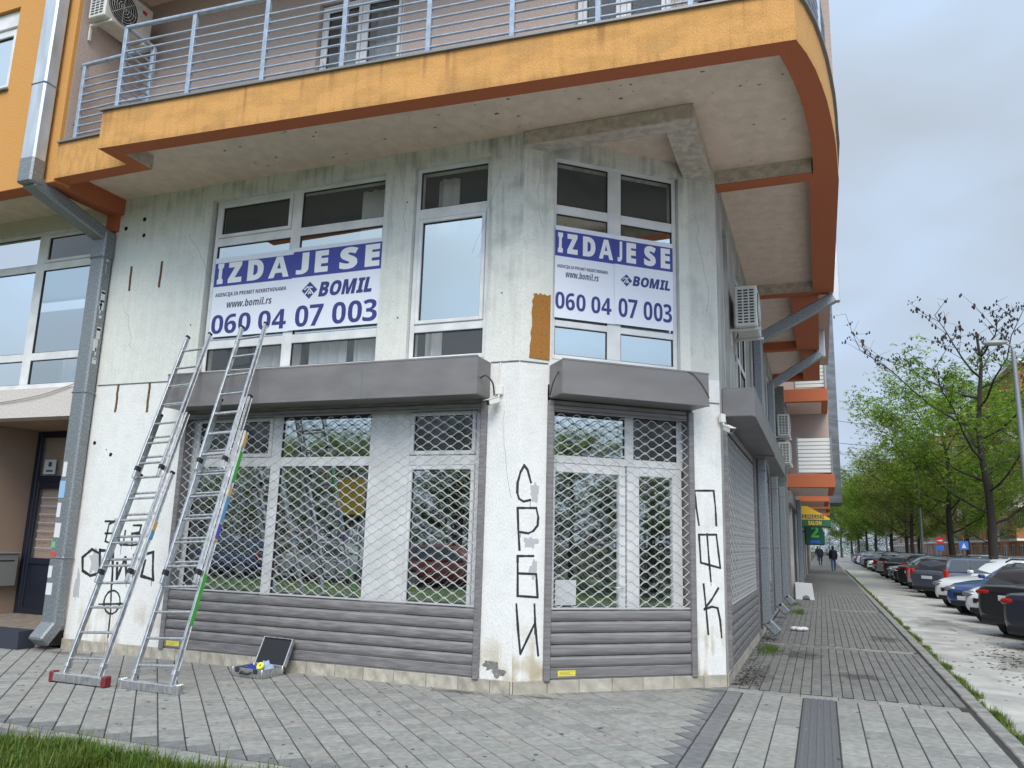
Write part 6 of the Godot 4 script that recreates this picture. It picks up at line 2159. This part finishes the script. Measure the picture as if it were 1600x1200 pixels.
# ---------------------------------------------------------------- people: joints joined by a smooth field, meshed by surface nets
func field_mesh(bones: Array, cell: float, pad: float) -> ArrayMesh:
	var lo := Vector3(1e9, 1e9, 1e9)
	var hi := -lo
	for b in bones:
		for k in 2:
			lo = lo.min(b[k] - Vector3.ONE * (b[2 + k] + pad))
			hi = hi.max(b[k] + Vector3.ONE * (b[2 + k] + pad))
	var n := Vector3i(((hi - lo) / cell).ceil()) + Vector3i.ONE
	var f := PackedFloat32Array()
	f.resize(n.x * n.y * n.z)
	f.fill(1.0)
	for b in bones:
		var r: float = maxf(b[2], b[3]) + pad
		var a0 := Vector3i((((b[0] as Vector3).min(b[1]) - Vector3.ONE * r - lo) / cell).floor()).clamp(Vector3i.ZERO, n - Vector3i.ONE)
		var a1 := Vector3i((((b[0] as Vector3).max(b[1]) + Vector3.ONE * r - lo) / cell).ceil()).clamp(Vector3i.ZERO, n - Vector3i.ONE)
		var d: Vector3 = b[1] - b[0]
		var dd := maxf(d.length_squared(), 1e-9)
		for z in range(a0.z, a1.z + 1):
			for y in range(a0.y, a1.y + 1):
				for x in range(a0.x, a1.x + 1):
					var p := lo + Vector3(x, y, z) * cell
					var t := clampf((p - b[0]).dot(d) / dd, 0.0, 1.0)
					var v: float = p.distance_to(b[0] + d * t) - lerpf(b[2], b[3], t)
					var i := x + n.x * (y + n.y * z)
					var k := 0.035
					var h := clampf(0.5 + 0.5 * (f[i] - v) / k, 0.0, 1.0)
					f[i] = lerpf(f[i], v, h) - k * h * (1.0 - h)
	var vert := {}
	var pts := PackedVector3Array()
	var nor := PackedVector3Array()
	for z in n.z - 1:
		for y in n.y - 1:
			for x in n.x - 1:
				var sum := Vector3()
				var c := 0
				var g := []
				for q in 8: g.append(f[x + (q & 1) + n.x * (y + ((q >> 1) & 1) + n.y * (z + (q >> 2)))])
				for e in [[0, 1], [2, 3], [4, 5], [6, 7], [0, 2], [1, 3], [4, 6], [5, 7], [0, 4], [1, 5], [2, 6], [3, 7]]:
					if (g[e[0]] < 0.0) != (g[e[1]] < 0.0):
						var t: float = g[e[0]] / (g[e[0]] - g[e[1]])
						var pa := Vector3(e[0] & 1, (e[0] >> 1) & 1, e[0] >> 2)
						var pb := Vector3(e[1] & 1, (e[1] >> 1) & 1, e[1] >> 2)
						sum += pa.lerp(pb, t)
						c += 1
				if c:
					vert[Vector3i(x, y, z)] = pts.size()
					pts.append(lo + (Vector3(x, y, z) + sum / c) * cell)
					nor.append(Vector3(g[1] + g[3] + g[5] + g[7] - g[0] - g[2] - g[4] - g[6], g[2] + g[3] + g[6] + g[7] - g[0] - g[1] - g[4] - g[5], g[4] + g[5] + g[6] + g[7] - g[0] - g[1] - g[2] - g[3]).normalized())
	var s := shp()
	for key in vert:
		var p: Vector3i = key
		var i0 := p.x + n.x * (p.y + n.y * p.z)
		for ax in 3:
			var st: int = [1, n.x, n.x * n.y][ax]
			if (f[i0] < 0.0) == (f[i0 + st] < 0.0): continue
			var u := Vector3i()
			var w := Vector3i()
			u[(ax + 1) % 3] = 1
			w[(ax + 2) % 3] = 1
			var q := [p, p - u, p - u - w, p - w]
			var ok := true
			for e in q: if not vert.has(e): ok = false
			if not ok: continue
			var ix := []
			for e in q: ix.append(vert[e])
			if f[i0] >= 0.0: ix.reverse()
			s.quad_n(pts[ix[0]], pts[ix[1]], pts[ix[2]], pts[ix[3]], nor[ix[0]], nor[ix[1]], nor[ix[2]], nor[ix[3]])
	return s.mesh()

func person(label: String, at: Vector3, turn: float, stride: float, top: String, legs: String) -> void:
	var o := thing("person", label, "person", at, turn, "people walking far along the pavement")
	var hip := Vector3(0, 0.92, 0)
	var ch := Vector3(0, 1.38, 0.02)
	var body := []
	var low := []
	for sd in [-1.0, 1.0]:
		var st: float = stride * sd
		var knee := hip + Vector3(sd * 0.10, -0.44, -0.16 * st + 0.05)
		var ank := Vector3(sd * 0.09, 0.09, -0.30 * st)
		low += [[hip + Vector3(sd * 0.09, 0, 0), knee, 0.095, 0.066], [knee, ank, 0.064, 0.045], [ank, ank + Vector3(0, -0.045, -0.15), 0.045, 0.035]]
		var sh := ch + Vector3(sd * 0.185, 0.02, 0)
		var elb := sh + Vector3(sd * 0.06, -0.28, 0.10 * st)
		var wr := elb + Vector3(-sd * 0.02, -0.23, 0.02 * st - 0.10)
		body += [[sh, elb, 0.065, 0.053], [elb, wr, 0.052, 0.04], [wr, wr + Vector3(0, -0.08, -0.02), 0.036, 0.028]]
	body += [[hip + Vector3(0, 0.0, 0), hip + Vector3(0, 0.22, 0), 0.165, 0.16], [hip + Vector3(0, 0.2, 0), ch, 0.155, 0.165], [ch + Vector3(-0.13, 0.02, 0), ch + Vector3(0.13, 0.02, 0), 0.085, 0.085], [ch + Vector3(0, 0.08, 0), ch + Vector3(0, 0.19, -0.01), 0.06, 0.055]]
	put("body", field_mesh(low + body, 0.028, 0.05), mats[legs], o)
	var coat := []
	for b in body: coat.append([b[0], b[1], b[2] + 0.012, b[3] + 0.012])
	put("jacket", field_mesh(coat.filter(func(b): return b[2] > 0.05), 0.028, 0.05), mats[top], o)
	put("head", field_mesh([[Vector3(0, 1.60, -0.02), Vector3(0, 1.68, 0.0), 0.085, 0.092], [Vector3(0, 1.63, -0.09), Vector3(0, 1.61, -0.11), 0.02, 0.018], [Vector3(-0.09, 1.63, 0), Vector3(0.09, 1.63, 0), 0.02, 0.02]], 0.02, 0.04), mats.skin, o)
	put("hair", field_mesh([[Vector3(0, 1.66, 0.03), Vector3(0, 1.71, 0.01), 0.095, 0.088]], 0.02, 0.04), mats.hair, o)

func people() -> void:
	person("person in a dark jacket and blue jeans walking away along the pavement", Vector3(3.95, 0.0, -54.5), 0.0, 0.8, "jacket", "jeans")
	person("person in dark clothes farther along the pavement near the wall", Vector3(3.05, 0.0, -72.0), PI, 0.6, "coat_dark", "coat_dark")
	person("person in black, smallest of those far along the pavement", Vector3(2.7, 0.0, -100.0), 0.2, 0.5, "coat_dark", "jeans")

# ---------------------------------------------------------------- blocks of flats, lamps and signs beyond the cars
func block(label: String, at: Vector3, w: float, d: float, floors: int, m: String) -> void:   # long side faces the lane (towards -x)
	var o := thing("block_of_flats", label, "building", at, 0.0, "blocks of flats across the parking")
	var h := floors * 2.9 + 1.2
	var s := shp(Transform3D(Basis(Vector3(0, 0, 1), Vector3.UP, Vector3(-1, 0, 0)), Vector3.ZERO))   # local x runs along +z, z outwards to -x
	var holes := []
	var n := int(d / 3.4)
	for f in floors:
		for k in n:
			var x := (k + 0.5) * d / n - d / 2.0
			var ww := 0.75 if (k + f) % 3 else 1.1
			holes.append([x - ww, x + ww, 0.9 + f * 2.9 + (0.0 if f else -0.7), 2.5 + f * 2.9])
	wall(s, -d / 2, d / 2, 0.0, h, 0.0, 0.3, holes)
	put("facade", s, mats[m], o)
	s = shp()
	s.box(Vector3(0.32, 0.0, -d / 2 + 0.02), Vector3(w, h, d / 2 - 0.0))
	put("walls", s, mats[m], o)
	s = shp()
	s.box(Vector3(-0.5, h, -d / 2 - 0.4), Vector3(w + 0.4, h + 0.35, d / 2 + 0.4))
	put("roof", s, mats.block_white, o)
	for e in holes:
		var win := node("window", o)
		s = shp()
		s.box(Vector3(0.10, e[2], e[0]), Vector3(0.14, e[3], e[1]))
		put("pane", s, mats.block_glass, win)
		s = shp()
		for q in [[e[0], e[0] + 0.09], [e[1] - 0.09, e[1]], [(e[0] + e[1]) / 2 - 0.05, (e[0] + e[1]) / 2 + 0.05]]: s.box(Vector3(0.06, e[2], q[0]), Vector3(0.10, e[3], q[1]))
		for q in [e[2], e[3] - 0.09]: s.box(Vector3(0.061, q, e[0]), Vector3(0.099, q + 0.09, e[1]))
		put("frame", s, mats.block_white, win)
	for f in range(1, floors):
		for k in range(0, n, 2):
			var x := (k + 0.5) * d / n - d / 2.0
			var b := node("balcony", o)
			s = shp()
			s.box(Vector3(-1.3, f * 2.9 - 0.1, x - 1.6), Vector3(0.0, f * 2.9 + 0.08, x + 1.6))
			put("slab", s, mats.block_white, b)
			s = shp()
			s.box(Vector3(-1.3, f * 2.9 + 0.08, x - 1.6), Vector3(-1.2, f * 2.9 + 1.05, x + 1.6))
			s.box(Vector3(-1.2, f * 2.9 + 0.08, x - 1.6), Vector3(0.0, f * 2.9 + 1.05, x - 1.5))
			s.box(Vector3(-1.2, f * 2.9 + 0.08, x + 1.5), Vector3(0.0, f * 2.9 + 1.05, x + 1.6))
			put("parapet", s, mats[m if (k / 2 + f) % 2 else "block_beige"], b)

func lamp(label: String, at: Vector3, h: float, turn: float, r := 0.09) -> void:
	var o := thing("street_lamp", label, "street lamp", at, turn, "street lamps along the parking lane")
	var s := shp()
	s.lathe([Vector2(r * 1.6, 0.0), Vector2(r * 1.6, 0.5), Vector2(r, 0.55), Vector2(r * 0.6, h)], 10)
	put("pole", s, mats.galvanised, o)
	s = shp()
	s.tube([Vector3(0, h - 0.1, 0), Vector3(-0.05, h + 0.2, 0), Vector3(-0.25, h + 0.35, 0)], 0.035, 6)
	put("arm", s, mats.galvanised, o)
	s = shp()
	s.blob(Vector3(-0.55, h + 0.36, 0), Vector3(0.42, 0.11, 0.17), 6, 10)
	put("lantern", s, mats.mail_grey, o)

func far_things() -> void:
	block("orange block of flats with balconies behind the trees", Vector3(20.5, -0.1, -96.0), 12.0, 46.0, 6, "block_orange")
	block("pinkish block of flats farther along behind the trees", Vector3(19.5, -0.1, -150.0), 12.0, 52.0, 6, "block_pink")
	block("beige block of flats closing the far end of the street", Vector3(26.0, -0.1, -250.0), 14.0, 90.0, 5, "block_beige")
	lamp("tall grey street lamp with its head above the bare twigs", Vector3(10.0, -0.1, -24.0), 8.9, 0.0, 0.13)
	lamp("grey street lamp pole between the green trees", Vector3(9.0, -0.1, -47.0), 8.4, 0.0)
	lamp("thin street lamp rising above the far row of trees", Vector3(9.0, -0.1, -76.0), 9.3, 0.0)
	for e in [[Vector3(12.9, -0.1, -71.0), "round red and white sign over a small blue sign", true], [Vector3(14.6, -0.1, -70.0), "square blue sign on a pole before the shops", false]]:
		var o := thing("road_sign", e[1], "road sign", e[0])
		var s := shp()
		s.tube([Vector3(0, 0, 0), Vector3(0, 2.9, 0)], 0.03, 6)
		put("pole", s, mats.galvanised, o)
		s = shp()
		if e[2]:
			var c := PackedVector2Array()
			for i in 20: c.append(Vector2(0, 2.62) + Vector2.from_angle(TAU * i / 20) * 0.33)
			s.plate(c, 0.03, 0.05)
			put("disc", s, mats.sign_red, o)
			s = shp()
			s.box(Vector3(-0.22, 2.56, 0.05), Vector3(0.22, 2.68, 0.055))
			put("white_bar", s, mats.paper, o)
			s = shp()
			s.box(Vector3(-0.3, 1.75, 0.03), Vector3(0.3, 2.22, 0.05))
			put("panel", s, mats.sign_blue, o)
		else:
			s.box(Vector3(-0.35, 1.9, 0.03), Vector3(0.35, 2.6, 0.05))
			put("panel", s, mats.sign_blue, o)
			s = shp()
			s.plate(PackedVector2Array([Vector2(-0.18, 2.02), Vector2(0.18, 2.02), Vector2(0.0, 2.46)]), 0.05, 0.055)
			put("white_mark", s, mats.paper, o)
	var k := 0
	for e in [[Vector3(3.9, 9.2, -42.0), Vector3(13.6, 8.2, -40.0)], [Vector3(3.9, 7.9, -42.5), Vector3(13.6, 7.6, -41.0)], [Vector3(3.9, 6.6, -46.0), Vector3(12.0, 6.9, -46.0)]]:
		var pts := []
		for i in 13:
			var t := i / 12.0
			pts.append((e[0] as Vector3).lerp(e[1], t) - Vector3.UP * 4.0 * t * (1.0 - t) * 0.35)
		var s := shp()
		s.tube(pts, 0.014, 4)
		var o := put("overhead_wire", s, mats.cable_dark, self)
		tag(o, ["topmost wire strung across the lane from the row of flats", "middle wire strung across the lane from the row of flats", "lowest wire strung across the lane from the row of flats"][k], "wire", "wires across the lane")
		k += 1
